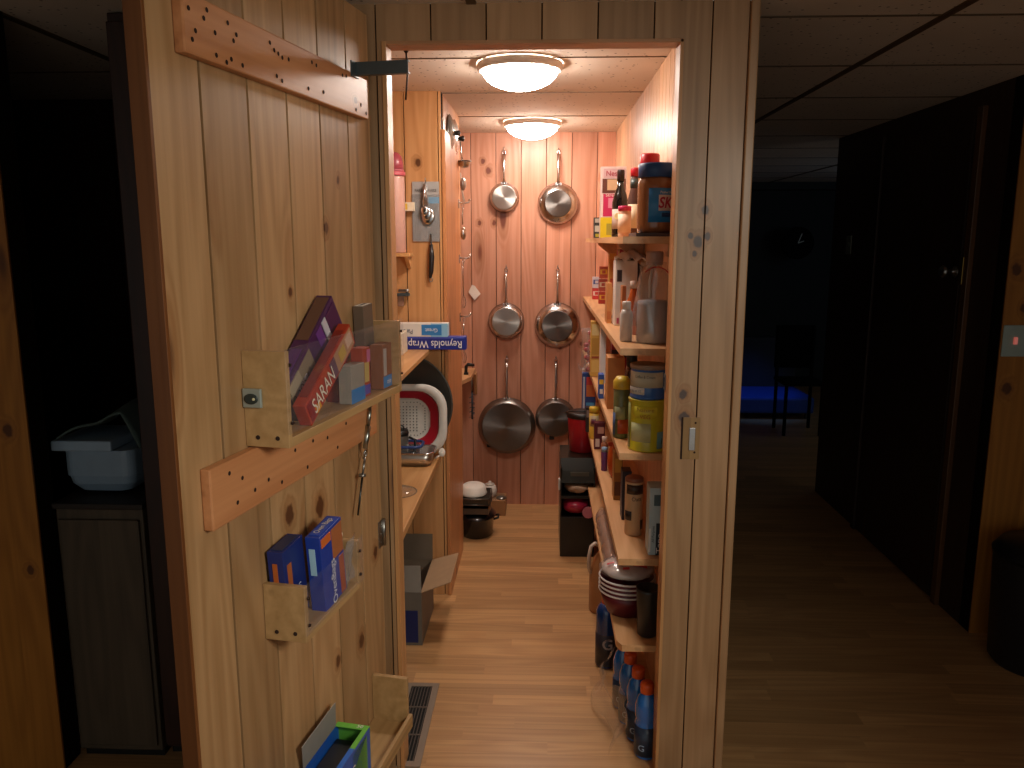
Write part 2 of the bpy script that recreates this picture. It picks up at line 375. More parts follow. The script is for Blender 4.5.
def ceil(name, x0, x1, y0, y1, xs, ys, barw, barm):
    b = B(); b.m(0).box(x0, x1, y0, y1, HC, HC + .04); b.m(1)
    for y in ys: b.box(x0, x1, y - barw/3, y + barw/3, HC - .003, HC + .01)
    for x in xs: b.box(x - barw, x + barw, y0, y1, HC - .004, HC + .01)
    return struct(b.build(name, [m_tile, barm]))
ceil('ceiling', -.9, .4405, 2.15, 4.52, [], [2.70, 3.31, 3.92], .006, M('#8c7a68', .8))
ceil('ceiling', .525, 4.2, -1.2, 8.6, [1.04, 2.26], [2.25 + .61 * k for k in range(-5, 11)], .012, M('#5a4428', .6))
ceil('ceiling', -2.6, .525, -1.2, 2.1, [-.18, -1.4], [2.25 - .61 * k for k in range(1, 6)], .012, M('#5a4428', .6))
ceil('ceiling', -2.6, -.9, 2.1, 4.0, [-1.4], [2.86, 3.47], .012, M('#5a4428', .6))
struct(planks('wall_back', [m_back, m_groove], -.9, .39, 0, HC, .06, .138, .017, 'X', 4.5))
struct(planks('wall_right', [m_rwall, m_groove], 2.16, 4.5, 0, HC, .05, .075, 0, 'Y', .39, -1, .002, .001))
struct(planks('wall_left', [m_lside, m_groove], 2.16, 4.5, 0, HC, .05, .15, 0, 'Y', -.85, 1))
# partition column between the alcove and the recess
struct(planks('wall_partition', [m_lwall, m_groove], -.85, -.405, 0, HC, .06, .135, -.415 - .002, 'X', 3.27))
b = B(); b.box(-.46, -.403, 3.332, 3.96, 0, HC); struct(b.build('trim_1', m_lside))
b = B(); b.box(-.403, -.388, 3.262, 3.79, 0, 1.955, .002); struct(b.build('trim_2', m_cedar))
# front wall with the pantry opening (opening -.405...343, top 2.003)
b = B()
fw = planks('wall_front', [m_front, m_groove], .343, .519, 0, HC, .06, .09, .412, 'X', 2.1)
struct(fw)
struct(planks('wall_lintel', [m_front, m_groove], -.405, .343, 2.012, HC, .06, .138, -.42, 'X', 2.1))
struct(planks('wall_front_left', [m_front, m_groove], -.95, -.405, 0, HC, .06, .138, -.42, 'X', 2.1))
# corner strip of the post and jamb linings
b = B(); b.box(.502, .524, 2.088, 2.3, 0, HC, .003); struct(b.build('trim_3', m_front))
m_jamb = wood('jamb_pine', lin('#cf9c68'), lin('#ab7544'), .4, 'Y', 'Z', 0, .2, rough=.4)
m_jambx = wood('jamb_pine_head', lin('#b98a62'), lin('#9a6a44'), .4, 'Y', 'X', 0, .2, rough=.4)
b = B(); b.box(.335, .3435, 2.098, 2.165, 0, 2.012, .001); struct(b.build('trim_4', m_jamb))
b = B(); b.box(-.4055, -.394, 2.096, 2.165, 0, 2.012, .001); struct(b.build('trim_5', m_jamb))
b = B(); b.box(-.405, .343, 2.098, 2.165, 2.004, 2.013, .001); struct(b.build('trim_6', m_jambx))
b = B(); b.box(.4405, .522, 2.16, 8.6, 0, HC); struct(b.build('wall_corridor_left', m_darkY))
b = B(); b.box(1.69, 1.76, 3.075, 4.82, 0, HC); struct(b.build('wall_corridor_right', m_darkY))
struct(planks('wall_right_front', [m_orange, m_groove], 1.69, 2.62, 0, HC, .08, .19, 1.69, 'X', 3.0))
b = B(); b.box(.5, 4.2, 8.6, 8.7, 0, HC); b.box(.5, 4.2, 8.3, 8.6, HC - .07, HC); struct(b.build('wall_far', M('#262b30', .8)))
b = B(); b.box(4.15, 4.2, 3.0, 8.6, 0, HC); struct(b.build('wall_far_right', m_darkY))
b = B(); b.box(2.6, 2.66, -1.2, 3.0, 0, HC); struct(b.build('wall_hall_right', m_darkY))
b = B(); b.box(-2.66, -2.6, -1.2, 4, 0, HC); struct(b.build('wall_hall_left', m_darkY))
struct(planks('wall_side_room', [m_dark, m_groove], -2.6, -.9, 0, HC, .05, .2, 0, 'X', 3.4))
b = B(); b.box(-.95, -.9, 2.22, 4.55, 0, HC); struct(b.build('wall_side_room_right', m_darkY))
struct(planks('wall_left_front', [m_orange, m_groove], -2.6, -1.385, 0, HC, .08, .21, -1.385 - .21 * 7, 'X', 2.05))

# ------------------------------------------------------------ pantry ceiling lights
m_diff = emit('lit_diffuser', LAMP_COL, LAMP_E)
def ceiling_light(label, x, y, clip):
    k_ = .91
    t = thing('ceiling_light', label, 'ceiling light', (x, y, HC - .001), group='dome ceiling lights of the pantry')
    b = B(); b.lathe([(x_ * k_, z_ * k_) for x_, z_ in [(.155, 0), (.157, -.012), (.152, -.026), (.140, -.028), (.138, -.02)]], seg=48, cap=False); b.build('rim', M('#f2ece4', .4), t)
    b = B(); b.lathe([(.126, -.02)] + [(.126 * math.cos(a), -.02 - .064 * math.sin(a)) for a in [math.pi / 2 * k / 9 for k in range(1, 9)]] + [(.0005, -.084)], seg=48, cap=False); b.build('diffuser', m_diff, t)
    for k in range(3):
        a = clip + k * 2.094
        b = B(); b.box(.122, .133, -.003, .003, -.045, -.02, .001, Matrix.Rotation(a, 4, 'Z')); b.build('clip', m_chrome, t)
    return t
ceiling_light('white dome ceiling light nearer the pantry doorway', -.08, 2.79, R(-40))
ceiling_light('white dome ceiling light further back, above the hanging pans', -.057, 4.10, R(-110))

# ------------------------------------------------------------ the open door
A = 10.4; ZR = R(-90 - A)
H0 = Vector((-.435, 2.07, 0)); EU = Vector((-math.sin(R(A)), -math.cos(R(A)), 0)); EN = Vector((math.cos(R(A)), -math.sin(R(A)), 0))
def DW(u, v, z): return H0 + EU * u + EN * v + Vector((0, 0, z))
door = bpy.data.objects.new('door_1', None); C.objects.link(door); door.location = H0; door.rotation_euler = (0, 0, ZR); struct(door)
planks('board_panel', [m_door, m_groove], 0, .85, .02, 2.066, .03, .147, -.013, 'X', 0, 1, .007, .0006, door)
b = B(); b.box(.85, .858, -.031, .001, .02, 2.066, .001); b.build('edge_strip', wood('door_edge', lin('#7a4a24'), lin('#5a3014'), .3, 'Y', 'Z', 0, .2), door)
def batten(u0, u1, za, zb, t, holes):
    b = B(); b.m(0).box(u0, u1, 0, t, za, zb, .003); b.m(1)
    for (u, z) in holes: b.lathe([(.0042, t + .0006), (.0036, t + .0009)], (u, 0, z), 10, 'Y')
    return b.build('batten', [m_batten, m_hole], door)
rg = random.Random(3)
hs = [(.77, 1.88), (.755, 1.85), (.765, 1.835), (.73, 1.875), (.72, 1.89), (.70, 1.86), (.66, 1.885), (.645, 1.86), (.635, 1.872), (.70, 1.825), (.67, 1.82), (.655, 1.828), (.62, 1.825), (.52, 1.885), (.505, 1.875), (.49, 1.872), (.475, 1.868), (.45, 1.87), (.50, 1.83), (.48, 1.825), (.35, 1.885), (.33, 1.883), (.37, 1.83), (.3, 1.835), (.2, 1.888), (.18, 1.89), (.1, 1.84), (.13, 1.825), (.07, 1.825)]
batten(.055, .785, 1.812, 1.905, .02, hs)
batten(.06, .797, 1.032, 1.142, .02, [(.70, 1.1), (.72, 1.06), (.66, 1.065), (.61, 1.07), (.5, 1.10), (.45, 1.05), (.42, 1.1), (.35, 1.09), (.3, 1.055), (.25, 1.1), (.56, 1.05), (.74, 1.12)])
b = B(); b.box(-.004, .028, 0, .003, .70, .775, .001)
b.lathe([(.006, 0), (.006, .075)], (-.003, .004, .70), 10)
for z in (.715, .738, .76): b.lathe([(.004, .003), (.003, .0045)], (.014, 0, z), 10, 'Y')
b.build('hinge', m_steel, door)
# black steel bracket reaching from the top batten
b = B(); b.box(.115, .155, .02, .024, 1.895, 1.93, .001); b.prism([(0, 0), (.016, .0), (.016, .003), (.003, .003), (.003, .026), (.016, .026), (.016, .029), (0, .029)], .128, ((.135, .024, 1.9), (-1, 0, 0), (0, 0, 1)))
b.build('bracket_arm', m_blackm, door)
# small magnetic catch plate
def catch_plate():
    t = thing('catch_plate', 'small silver plate with a dark oval window on the clear-fronted rack end', 'catch', DW(.6485, .018, 1.237), (0, 0, ZR + R(90)))
    b = B(); b.box(-.016, .022, -.007, -.0005, -.017, .019, .002); b.build('plate', M('#a8b4ae', .35, .5), t)
    b = B(); b.lathe([(.010, -.007), (.010, -.0085), (.008, -.009)], (.002, 0, .0), 20, 'Y', sx=1.4); b.build('oval_window', M('#2c3634', .25), t)
    b = B(); b.lathe([(.003, -.009), (.002, -.0105)], (.008, 0, 0), 12, 'Y'); b.build('button', M('#d8d0a8', .3), t)
catch_plate()

def rack(label, u0, u1, z0, z1, d, acr=None, front=None, left=None):
    t = thing('door_rack', label, 'rack', DW(0, .0005, 0), (0, 0, ZR)); th = .014
    b = B(); b.box(u1 - th, u1, 0, d, z0, z1, .001); b.build('end_panel', m_rack, t)
    b = B(); b.box(u0, u0 + th, 0, d, z0, left or z1, .001); b.build('end_panel', m_rack, t)
    b = B(); b.box(u0 + th, u1 - th, 0, d, z0, z0 + .018, .001); b.build('bottom_board', m_rack, t)
    if front: b = B(); b.box(u0, u1, d, d + .01, z0, front, .001); b.build('front_rail', m_rack, t)
    if acr:
        b = B(); b.box(u0 - .012, u1 + .004, d + .0005, d + .0035, acr, z1 + .005, .0005); p = b.build('clear_front', m_acr, t)
        for u in (u0 + .007, u1 - .009):
            for z in (acr + .02, z1 - .025): q = B(); q.lathe([(.004, d + .0035), (.003, d + .006)], (u, 0, z), 10, 'Y'); q.build('screw', M('#3a2c28', .4, .6), p)
    for z in (.012, ): 
        for v in (.025, .065): q = B(); q.lathe([(.0045, u1), (.004, u1 + .0012)], (0, v, z0 + z + .006), 10, 'X'); q.build('screw', m_hole, t)
    return t
rack('wooden door rack with a clear front holding food-wrap boxes, highest on the door', .055, .648, 1.145, 1.325, .088, 1.172)
rack('small wooden door rack with a clear front holding blue boxes, below the long batten', .352, .62, .742, .858, .088, .757)
rack('lowest wooden door rack, with an upright board at its right end', .088, .69, .225, .255, .098, None, .262, .37)

# contents of the racks
def DL(u, v, z): return DW(u, v + .0005, z)
def dcarton(name, label, cat, u, v, z, dim, color, tilt=0., **k):
    return carton(name, label, cat, DL(u, v, z), dim, color, (0, R(tilt), ZR), **k)
Z1 = 1.1645
def tilted(u, z, w, tilt):   # base-middle of a tilted box whose lowest corner rests at (u,z)
    t = R(tilt); return (u - w/2 * math.cos(t) - 0, z + w/2 * math.sin(t))
u, z = tilted(.515, Z1, .28, 37)
dcarton('wrap_box', 'long purple and brown carton leaning behind the orange carton in the clear-fronted rack', 'box', u, .024, z, (.28, .036, .092), '#4a2450', 37,
        panels=[('K', .02, .45, .08, .9, '#8c7a62'), ('K', .60, .70, .1, .9, '#6c3a86'), ('K', .80, .97, .1, .88, '#4a1c4a'), ('T', .03, .5, .1, .9, '#6a4a3c'), ('K', .72, .79, .1, .9, '#c8c4cc'), ('K', .08, .30, .28, .58, '#c4bcc4'), ('K', .03, .22, .66, .92, '#a8987c'), ('T', .6, .95, .2, .8, '#5a2a70')],
        texts=[('K', .12, .5, '120', .03, '#2c2430', .04, 'n'), ('K', .28, .55, '25 sq ft', .02, '#2c2430', .05, 'n')])
u, z = tilted(.545, Z1, .26, 32)
dcarton('wrap_box', 'orange-red carton lettered SARAN tilted behind the clear rack front', 'box', u, .070, z, (.26, .026, .052), '#b23a1e', 32,
        panels=[('K', .60, .98, .08, .92, '#b98a68'), ('K', .02, .10, .1, .9, '#8c1c1c'), ('K', .5, .6, .1, .9, '#6c4a5a'), ('K', .68, .8, .25, .75, '#c8a24a'), ('K', .84, .95, .3, .8, '#d8b49c'), ('K', .12, .2, .1, .4, '#e0a030'), ('T', .1, .9, .15, .85, '#8a2a1a')], texts=[('K', .30, .48, 'SARAN', .048, '#f0e4d0', .11, 'n')])
dcarton('bag_box', 'blue and pale carton standing near the middle of the clear-fronted rack', 'box', .298, .060, Z1, (.075, .03, .085), '#9a9488', 0, panels=[('K', 0, 1, 0, .38, '#1c7ec4'), ('L', 0, 1, 0, .38, '#1c7ec4')])
dcarton('bag_box', 'narrow orange and purple carton with a yellow label in the clear-fronted rack', 'box', .235, .055, Z1, (.042, .03, .115), '#a8401e', 0, panels=[('K', .2, .8, .3, .7, '#c8b060'), ('K', .1, .9, .05, .24, '#5a4aa8'), ('K', .55, .98, .7, .95, '#c06890')])
t = thing('tape_roll', 'yellow roll of tape standing in the clear-fronted door rack', 'tape', DL(.192, .024, Z1), (0, 0, ZR))
b = B(); b.lathe([(.036, -.01), (.042, -.01), (.042, .012), (.036, .012), (.036, -.01)], (0, 0, .043), 32, 'Y', cap=False); b.build('tape_band', M('#b98a2a', .4), t)
b = B(); b.lathe([(.033, -.011), (.036, -.011), (.036, .013), (.033, .013), (.033, -.011)], (0, 0, .043), 32, 'Y', cap=False); b.build('core', m_card, t)
dcarton('bag_box', 'brown carton with a blue and white base at the hinge end of the clear-fronted rack', 'box', .118, .059, Z1, (.06, .032, .11), '#8a5636', 0, panels=[('K', .05, .95, .02, .28, '#2a86c8'), ('K', .1, .4, .3, .9, '#b8b0a8')], texts=[('K', .6, .15, 'zip', .016, '#ffffff', .025, 'n')])
dcarton('bag_box', 'tall grey carton with a white slotted end rising above the clear rack front', 'box', .107, .016, Z1, (.06, .026, .205), '#6a5a4c', 4, panels=[('T', .1, .9, .1, .9, '#d8d2c4'), ('T', .2, .8, .35, .65, '#3a322c')])
dcarton('bag_box', 'dark red carton between the purple carton and the grey carton in the rack', 'box', .282, .019, Z1, (.06, .028, .13), '#7a2a1c', 6)
Z2 = .7615
dcarton('oven_bag_box', 'dark blue carton at the left end of the small rack', 'box', .555, .024, Z2, (.085, .034, .165), '#1c2c70', 5, panels=[('K', .15, .35, .45, .8, '#b0602c'), ('L', .1, .9, .1, .9, '#1a2450'), ('Rt', .3, .6, .42, .85, '#b8602a'), ('T', .1, .9, .15, .85, '#2a3458')],
        texts=[('Rt', .5, .22, 'Oven', .018, '#dfe4f4', .028, 'up'), ('K', .6, .3, 'Oven', .02, '#dfe4f4', .05, 'up')])
dcarton('oven_bag_box', 'bright blue carton with a roast picture and upright lettering OvenBags in the small rack', 'box', .465, .066, Z2, (.105, .032, .172), '#1e3c9a', 6,
        panels=[('K', .5, .98, .56, .96, '#a8643c'), ('Rt', .2, .62, .5, .85, '#a8d0e4'), ('K', .74, .95, .02, .52, '#a8502a'), ('T', .1, .9, .15, .85, '#2448a8'), ('K', .05, .45, .85, .96, '#d06a30')],
        texts=[('K', .42, .3, 'OvenBags', .03, '#f0f2fa', .10, 'up'), ('T', .5, .5, 'Oven Bags', .018, '#e0d8c0', .07, 'flip')])
t = thing('tie_bag', 'clear bag of pale twist ties sticking out of the small rack', 'bag', DL(.39, .05, Z2), (0, 0, ZR))
b = B()
for k in range(9): 
    a = rg.uniform(-.5, .5); b.tube([(rg.uniform(-.006, .006), rg.uniform(-.02, .02), .01), (.008 * a, .01 * a, .05), (-.03 + .05 * a, .02 * a, .10 + .01 * rg.random())], .0016, 5)
b.build('twist_ties', M('#c8b89a', .5), t)
b = B(); b.grid(lambda i, j: (-.03 + .06 * i - .02 * j, .026 + .006 * math.sin(9 * i + 5 * j), .005 + .1 * j + .008 * math.sin(7 * i)), 10, 8); b.build('bag_film', m_film, t)
Z3 = .2435
t = thing('snack_bag_box', 'open blue and green carton with its pale lid flap raised, in the low door rack', 'box', DL(.49, .052, Z3), (0, 0, ZR))
w, d, h, th = .30, .082, .14, .002
for nm, (x0, x1, y0, y1), mm in (('carton_side', (-w/2, w/2, d/2 - th, d/2), M('#1d5ab8', .4)), ('carton_side', (-w/2, w/2, -d/2, -d/2 + th), M('#1d5ab8', .4)), ('carton_end', (-w/2, -w/2 + th, -d/2, d/2), M('#5aa03a', .4)), ('carton_end', (w/2 - th, w/2, -d/2, d/2), M('#1d5ab8', .4))):
    b = B(); b.box(x0, x1, y0, y1, 0, h); b.build(nm, mm, t)
b = B(); b.box(-w/2, w/2, -d/2, d/2, .001, .004); b.build('carton_bottom', m_card, t)
b = B(); b.box(-w/2, -w/2 + .018, -d/2, d/2, h, h + .0015); b.box(-w/2 + .018, -w/2 + .09, d/2 - .012, d/2, h, h + .0015); b.build('green_rim', M('#6ab840', .4), t)
b = B(); b.box(-w/2 + .09, w/2, d/2 - .012, d/2, h, h + .0015); b.build('blue_rim', M('#2468c8', .4), t)
b = B(); b.prism([(-.135, 0), (.03, 0), (.05, .07), (-.115, .075)], .0016, ((0, -d/2 + .002, h), (1, 0, 0), (0, .15, .99))); b.build('lid_flap', M('#9a948c', .7), t)
b = B(); b.box(-w/2 + .02, w/2 - .01, -d/2 + .006, d/2 - .014, .006, h - .03); b.build('bags', M('#17181a', .4), t)
b = B(); b.prism([(-.13, .0), (-.06, 0), (-.05, .13), (-.13, .13)], .0006, ((0, d/2, .002), (1, 0, 0), (0, 0, 1))); b.build('printed_panel', M('#6ab040', .4), t)
lettering(t, 'ZIPLOC', (.0, d/2 + .0004, .09), (-1, 0, 0), (0, 0, 1), .04, m_white, .12)
lettering(t, '50', (-w/2 + .009, 0.02, h + .0014), (0, 1, 0), (-1, 0, 0), .016, m_white)
# hook-and-turnbuckle hanging from the rack
t = thing('turnbuckle', 'long steel turnbuckle with a screw hook hanging below the clear-fronted rack', 'turnbuckle', DW(.12, .028, 1.143), (0, 0, ZR))
b = B(); b.tube([(-.03, .01, -.012), (-.026, .02, .002), (-.005, .02, .0), (.0, .008, -.012), (.002, 0, -.03)], .0032); b.build('hook', m_chrome, t)
b = B(); b.tube([(.002, 0, -.03), (.012, -.002, -.075)], .005); b.tube([(.012, -.002, -.075), (.03, -.005, -.13)], [.0075, .0065]); b.build('sleeve', M('#a8aca4', .3, 1.), t)
b = B(); b.tube([(.03 + .009 * math.cos(a), -.005 + .004 * math.sin(a), -.143 + .012 * math.sin(a)) for a in [k * .5236 for k in range(12)]], .0024, 6, True); b.build('eye', m_chrome, t)
b = B(); b.tube([(.032, -.005, -.152), (.05, -.005, -.19)], .003); b.lathe([(.009, -.003), (.009, .003)], (.052, -.005, -.192), 10); b.build('nut', m_steel, t)
b = B(); b.tube([(.052, -.005, -.195), (.085, -.006, -.285)], [.003, .0025]); b.build('threaded_rod', M('#4a4c4a', .4, 1.), t)

# hook hanging from the head of the opening
t = thing('hook_rod', 'thin black rod hanging from the top of the pantry doorway', 'hook', (-.36, 2.195, 2.0985))
b = B(); b.lathe([(.010, 0), (.010, -.075), (.012, -.08), (.003, -.094)], seg=14); b.build('mount', m_black, t)
b = B(); b.tube([(0, 0, -.09), (.002, 0, -.15), (-.004, 0, -.21)], .0025); b.build('rod', M('#3a2620', .5), t)
# strike plates on the post
t = thing('strike_plate', 'brass and steel latch keeper let into the right post', 'latch', (.398, 2.0985, 1.0))
b = B(); b.box(-.021, .024, -.001, .002, -.055, .06, .001); b.build('wood_plate', wood('plate_wood', lin('#a07c4c'), lin('#86643a'), .3, 'X', 'Z', 0, .1), t)
b = B(); b.box(-.004, .012, -.0045, -.001, -.03, .032, .001); b.build('steel_keeper', m_chrome, t)
for z in (-.036, .045): b = B(); b.lathe([(.003, -.001), (.0025, -.0025)], (.012, 0, z), 10, 'Y'); b.build('screw', m_hole, t)
b = B(); b.box(-.025, -.021, -.0015, .003, -.055, .06); b.build('slot', m_hole, t)
t = thing('jamb_plate', 'small steel plate on the right side of the doorway beside the stacked cans', 'latch', (.3345, 2.16, 1.145))
b = B(); b.box(-.002, 0, -.012, .012, -.022, .022, .001); b.build('plate', M('#8c98a0', .3, .9), t)
b = B(); b.box(-.003, -.002, -.006, .006, -.013, .013, .0005); b.build('slot', m_black, t)

# ------------------------------------------------------------ right-hand shelves
SH = {}
def shelf(key, label, z, y0=2.26, y1=4.497, x0=.2255, th=.02, x1=.388, cut=0):
    t = thing('wall_shelf', label, 'shelf', (0, 0, z), group='pine shelves along the right wall')
    b = B(); b.prism([(x0, y1), (x0, y0 + cut), (x0 + cut * .5, y0), (x1, y0), (x1, y1)], th, ((0, 0, -th), (1, 0, 0), (0, 1, 0))); b.build('board', m_shelf, t)
    b = B(); b.box(x1 - .02, x1, y0 + .1, y1, -th - .04, -th, .002); b.build('cleat', m_shelf, t)
    for y in (3.0, 4.1):
        b = B(); b.prism([(0, 0), (-.11, 0), (-.11, -.012), (-.02, -.085), (0, -.085)], .016, ((x1 - .001, y, -th), (1, 0, 0), (0, 0, 1))); b.build('bracket', m_shelf, t)
    SH[key] = z; return t
shelf(1, 'pine shelf under the big peanut butter jar, topmost on the right wall', 1.535, 2.3, 4.3)
shelf(2, 'pine shelf under the clear bagged jug, second from the top on the right wall', 1.217, 2.3)
shelf(3, 'pine shelf under the stacked blue and yellow cans, third from the top', .916)
shelf(4, 'pine shelf under the pale blue carton, fourth from the top on the right wall', .613, 2.21)
shelf(5, 'pine shelf under the bowls and dark tumbler, lowest on the right wall', .353, 2.19, cut=.03)
t = tag(B().box(.262, .386, 2.31, 2.5, 1.5352, 1.545, .001).build('dark_strip', M('#3a2018', .5)), 'thin dark brown strip under the peanut butter jar', 'dark_strip')  # plain dark brown strip between the shelf and the jar

# --- top shelf
JR = .054; jz = 1.5452
t = bottle('peanut_butter_jar', 'very large peanut butter jar with blue lid and blue label on the top shelf', 'jar', (.327, 2.39, jz),
       [(.046, 0), (.052, .006), (JR, .02), (JR, .13), (.053, .143), (.047, .152), (.047, .158)], M('#8f5a36', .22, coat=.5),
       [(.051, .156), (.0535, .158), (.0535, .192), (.050, .196), (.001, .196)], M('#1a4a86', .4), [(JR, .03, .125, -30, 95, M('#2a80c4', .35)), (JR + .0006, .062, .106, 0, 90, M('#d8c8c0', .4))], capname='lid')
b = B(); b.lathe([(JR, .045), (JR + .002, .045), (JR + .002, .056), (JR, .056)], seg=20, cap=False, a0=R(-80), a1=R(5)); b.build('label_stripe', M('#12386a', .4), t)
lettering(t, 'SKIPPY', (0, 0, .083), (1, 0, 0), (0, 0, 1), .042, M('#b0203a', .4), .115, (JR + .0012, R(55)), .2, .001)
lettering(t, 'Peanut Butter', (0, 0, .113), (1, 0, 0), (0, 0, 1), .01, M('#e8e4da', .4), .05, (JR + .0012, R(30)))
bottle('seasoning_jar', 'tall jar with a big red screw lid standing behind the peanut butter jar', 'jar', (.335, 2.62, 1.5352), [(.03, 0), (.034, .01), (.034, .195), (.026, .213)], M('#b98a58', .35),
       [(.03, .211), (.031, .213), (.031, .252), (.027, .257), (.001, .257)], M('#c8202a', .35), capname='lid')
bottle('sauce_bottle', 'dark sauce bottle with a small red cap left of the peanut butter jar', 'bottle', (.313, 2.82, 1.5352), [(.022, 0), (.025, .006), (.025, .12), (.016, .16), (.015, .205)], M('#5a4038', .25),
       [(.0165, .203), (.0165, .228), (.014, .232), (.001, .232)], M('#c02230', .35), [(.0252, .03, .11, -70, 70, M('#d8c6a4', .5)), (.0162, .165, .195, -80, 80, M('#3a4440', .4))])
t = bottle('spice_jar', 'small pale spice jar with a pink lid in front of the dark vinegar bottle', 'jar', (.272, 2.74, 1.5352), [(.02, 0), (.021, .004), (.021, .084), (.019, .088)], M('#d8a88a', .4), [(.022, .086), (.022, .1), (.02, .102), (.001, .102)], M('#d02a5c', .4), [(.0212, .015, .075, -90, 90, M('#e4bfa0', .5))], capname='lid')
t = bottle('vinegar_bottle', 'slim black vinegar bottle with a pale label in front of the tall pink carton', 'bottle', (.280, 2.99, 1.5352), [(.028, 0), (.0295, .006), (.0295, .125), (.022, .155), (.0125, .18), (.0115, .205)], M('#14100e', .15, coat=.6),
       [(.0135, .2), (.0135, .236), (.012, .24), (.001, .24)], M('#2a1a18', .3), [(.0297, .03, .1, -75, 60, M('#c8b0a0', .5))])
b = B(); b.lathe([(.012, -.0015), (.012, 0)], (-.012, -.0285, .075), 18, 'Y'); b.build('label_seal', M('#e8d49a', .5), t)
carton('cake_mix_box', 'tall pink, white and yellow food carton at the back of the top shelf', 'box', (.277, 3.28, 1.5352), (.1, .05, .275), '#e8d0c8', panels=[('F', .1, .98, .30, .62, '#c82a5a'), ('F', .0, 1, 0, .29, '#e0c422'), ('F', .1, .95, .84, .97, '#d8b0b0'), ('F', .06, .97, .63, .83, '#6a3a2c'), ('F', .25, .9, .67, .82, '#d8b088'), ('F', .25, .9, .04, .2, '#a89a3a'), ('F', .3, .9, .42, .56, '#e08aa0')],
       texts=[('F', .55, .9, 'Nestle', .03, '#b01c3c', .07, 'n'), ('F', .5, .6, 'Streusel', .018, '#f4dcd4', .06, 'n')])
carton('spice_tin', 'small black and white printed tin at the far end of the top shelf', 'tin', (.232, 3.5, 1.5352), (.03, .045, .085), '#3a3a36', panels=[('F', .1, .9, .3, .6, '#d8d2c0'), ('F', .2, .8, .05, .2, '#c8b83a'), ('F', .1, .9, .75, .95, '#c8c4b4')])
# --- second shelf
t = thing('jug', 'large clear jug of grey-white powder in a plastic bag on the second shelf', 'jug', (.335, 2.44, 1.2172))
b = B(); b.lathe([(.044, .001), (.048, .01), (.048, .115), (.046, .128)], seg=28); b.build('powder', M('#a9a8ac', .6), t)
b = B(); b.lathe([(.047, 0), (.0505, .008), (.0505, .06), (.0498, .065), (.0505, .07), (.0505, .165), (.045, .2), (.024, .225), (.022, .24)], seg=28, cap=False); b.build('jug_wall', m_glass, t)
b = B(); b.lathe([(.025, .235), (.026, .27), (.024, .275), (.001, .275)], seg=24); b.build('cap', M('#b09488', .4), t)
b = B(); b.tube([(-.0, -.028, .232), (-.012, -.045, .225), (-.02, -.058, .19), (-.018, -.056, .14)], .005); b.build('handle', M('#c0b8b4', .3), t)
b = B(); b.grid(lambda i, j: ((.056 + .006 * math.sin(11 * i + 5 * j) - .022 * j ** 3) * math.cos(R(150 + 240 * i)) - .004, (.056 + .005 * math.sin(13 * i + 7 * j) - .022 * j ** 3) * math.sin(R(150 + 240 * i)), .004 + .24 * j), 30, 12); b.build('bag_film', m_bagfilm, t)
b = B(); b.tube([(.05 * math.cos(a) , -.052, .17 + .06 * math.sin(a)) for a in [R(k * 12) for k in range(0, 12)]], .0022, 6); b.build('red_rim', M('#b03a34', .4), t)
bottle('pill_bottle', 'white plastic bottle beside the bagged jug at the near end of the second shelf', 'bottle', (.258, 2.47, 1.2172), [(.018, 0), (.0195, .004), (.0195, .085), (.013, .1)], M('#d8cfc8', .35), [(.0135, .098), (.0135, .12), (.012, .123), (.001, .123)], M('#e8e0d8', .4))
t = bottle('syrup_bottle', 'orange drink bottle with a pale cap behind the white bottle on the second shelf', 'bottle', (.300, 2.66, 1.2172), [(.024, 0), (.025, .005), (.025, .1), (.012, .14), (.011, .155)], M('#c05a28', .25, coat=.4), [(.013, .152), (.013, .175), (.001, .177)], M('#d8c4b8', .4), [(.0253, .03, .08, -80, 80, M('#8a3a24', .4))])
carton('flour_bag', 'tall white paper bag with a dark oval mark on the second shelf', 'bag', (.303, 2.98, 1.2172), (.08, .09, .235), '#e0d6cc', panels=[('F', .08, .3, .68, .86, '#3a2a2a'), ('F', .1, .2, .03, .12, '#b04a6a')], rough=.6)
t = thing('paper_bag', 'crumpled white folded bag top lying over the flour bag on the second shelf', 'bag', (.31, 2.97, 1.4525))
b = B(); b.grid(lambda i, j: (-.045 + .11 * i, -.06 + .12 * j, .004 + .028 * math.sin(math.pi * i) * math.sin(math.pi * j) + .007 * math.sin(17 * i + 9 * j)), 14, 10); ob = b.build('folded_top', M('#e4dad2', .35, bump=.3), t); sm = ob.modifiers.new('solid', 'SOLIDIFY'); sm.thickness = .003
carton('pasta_box', 'thin orange-tan carton left of the white flour bag', 'box', (.250, 3.06, 1.2172), (.018, .09, .15), '#c8854a', panels=[('F', .1, .9, .1, .3, '#b86a38')])
carton('cocoa_box', 'narrow brown wooden-coloured pack in front of the white flour bag', 'box', (.286, 2.86, 1.2172), (.014, .06, .15), '#b06a3a', panels=[('F', .1, .9, .04, .14, '#d89a50')])
carton('cereal_box', 'red carton with dark lettering at the back of the second shelf', 'box', (.352, 3.46, 1.2172), (.07, .05, .27), '#b02234', panels=[('F', .05, .95, .72, .95, '#6a1820'), ('F', 0, .1, .0, 1, '#d8c090')], texts=[('F', .5, .83, 'Crispix', .022, '#e0a0a0', .055, 'n')])
carton('tea_box', 'black carton to the right of the red carton on the second shelf', 'box', (.350, 3.2, 1.2172), (.07, .05, .25), '#241c1e', panels=[('F', .1, .9, .75, .9, '#3a3440')])
carton('cracker_box', 'tall yellow carton left of the red carton on the second shelf', 'box', (.313, 3.68, 1.2172), (.03, .06, .25), '#dca850', panels=[('F', .2, .8, .1, .9, '#d89040'), ('F', .2, .8, .4, .55, '#c05030')])
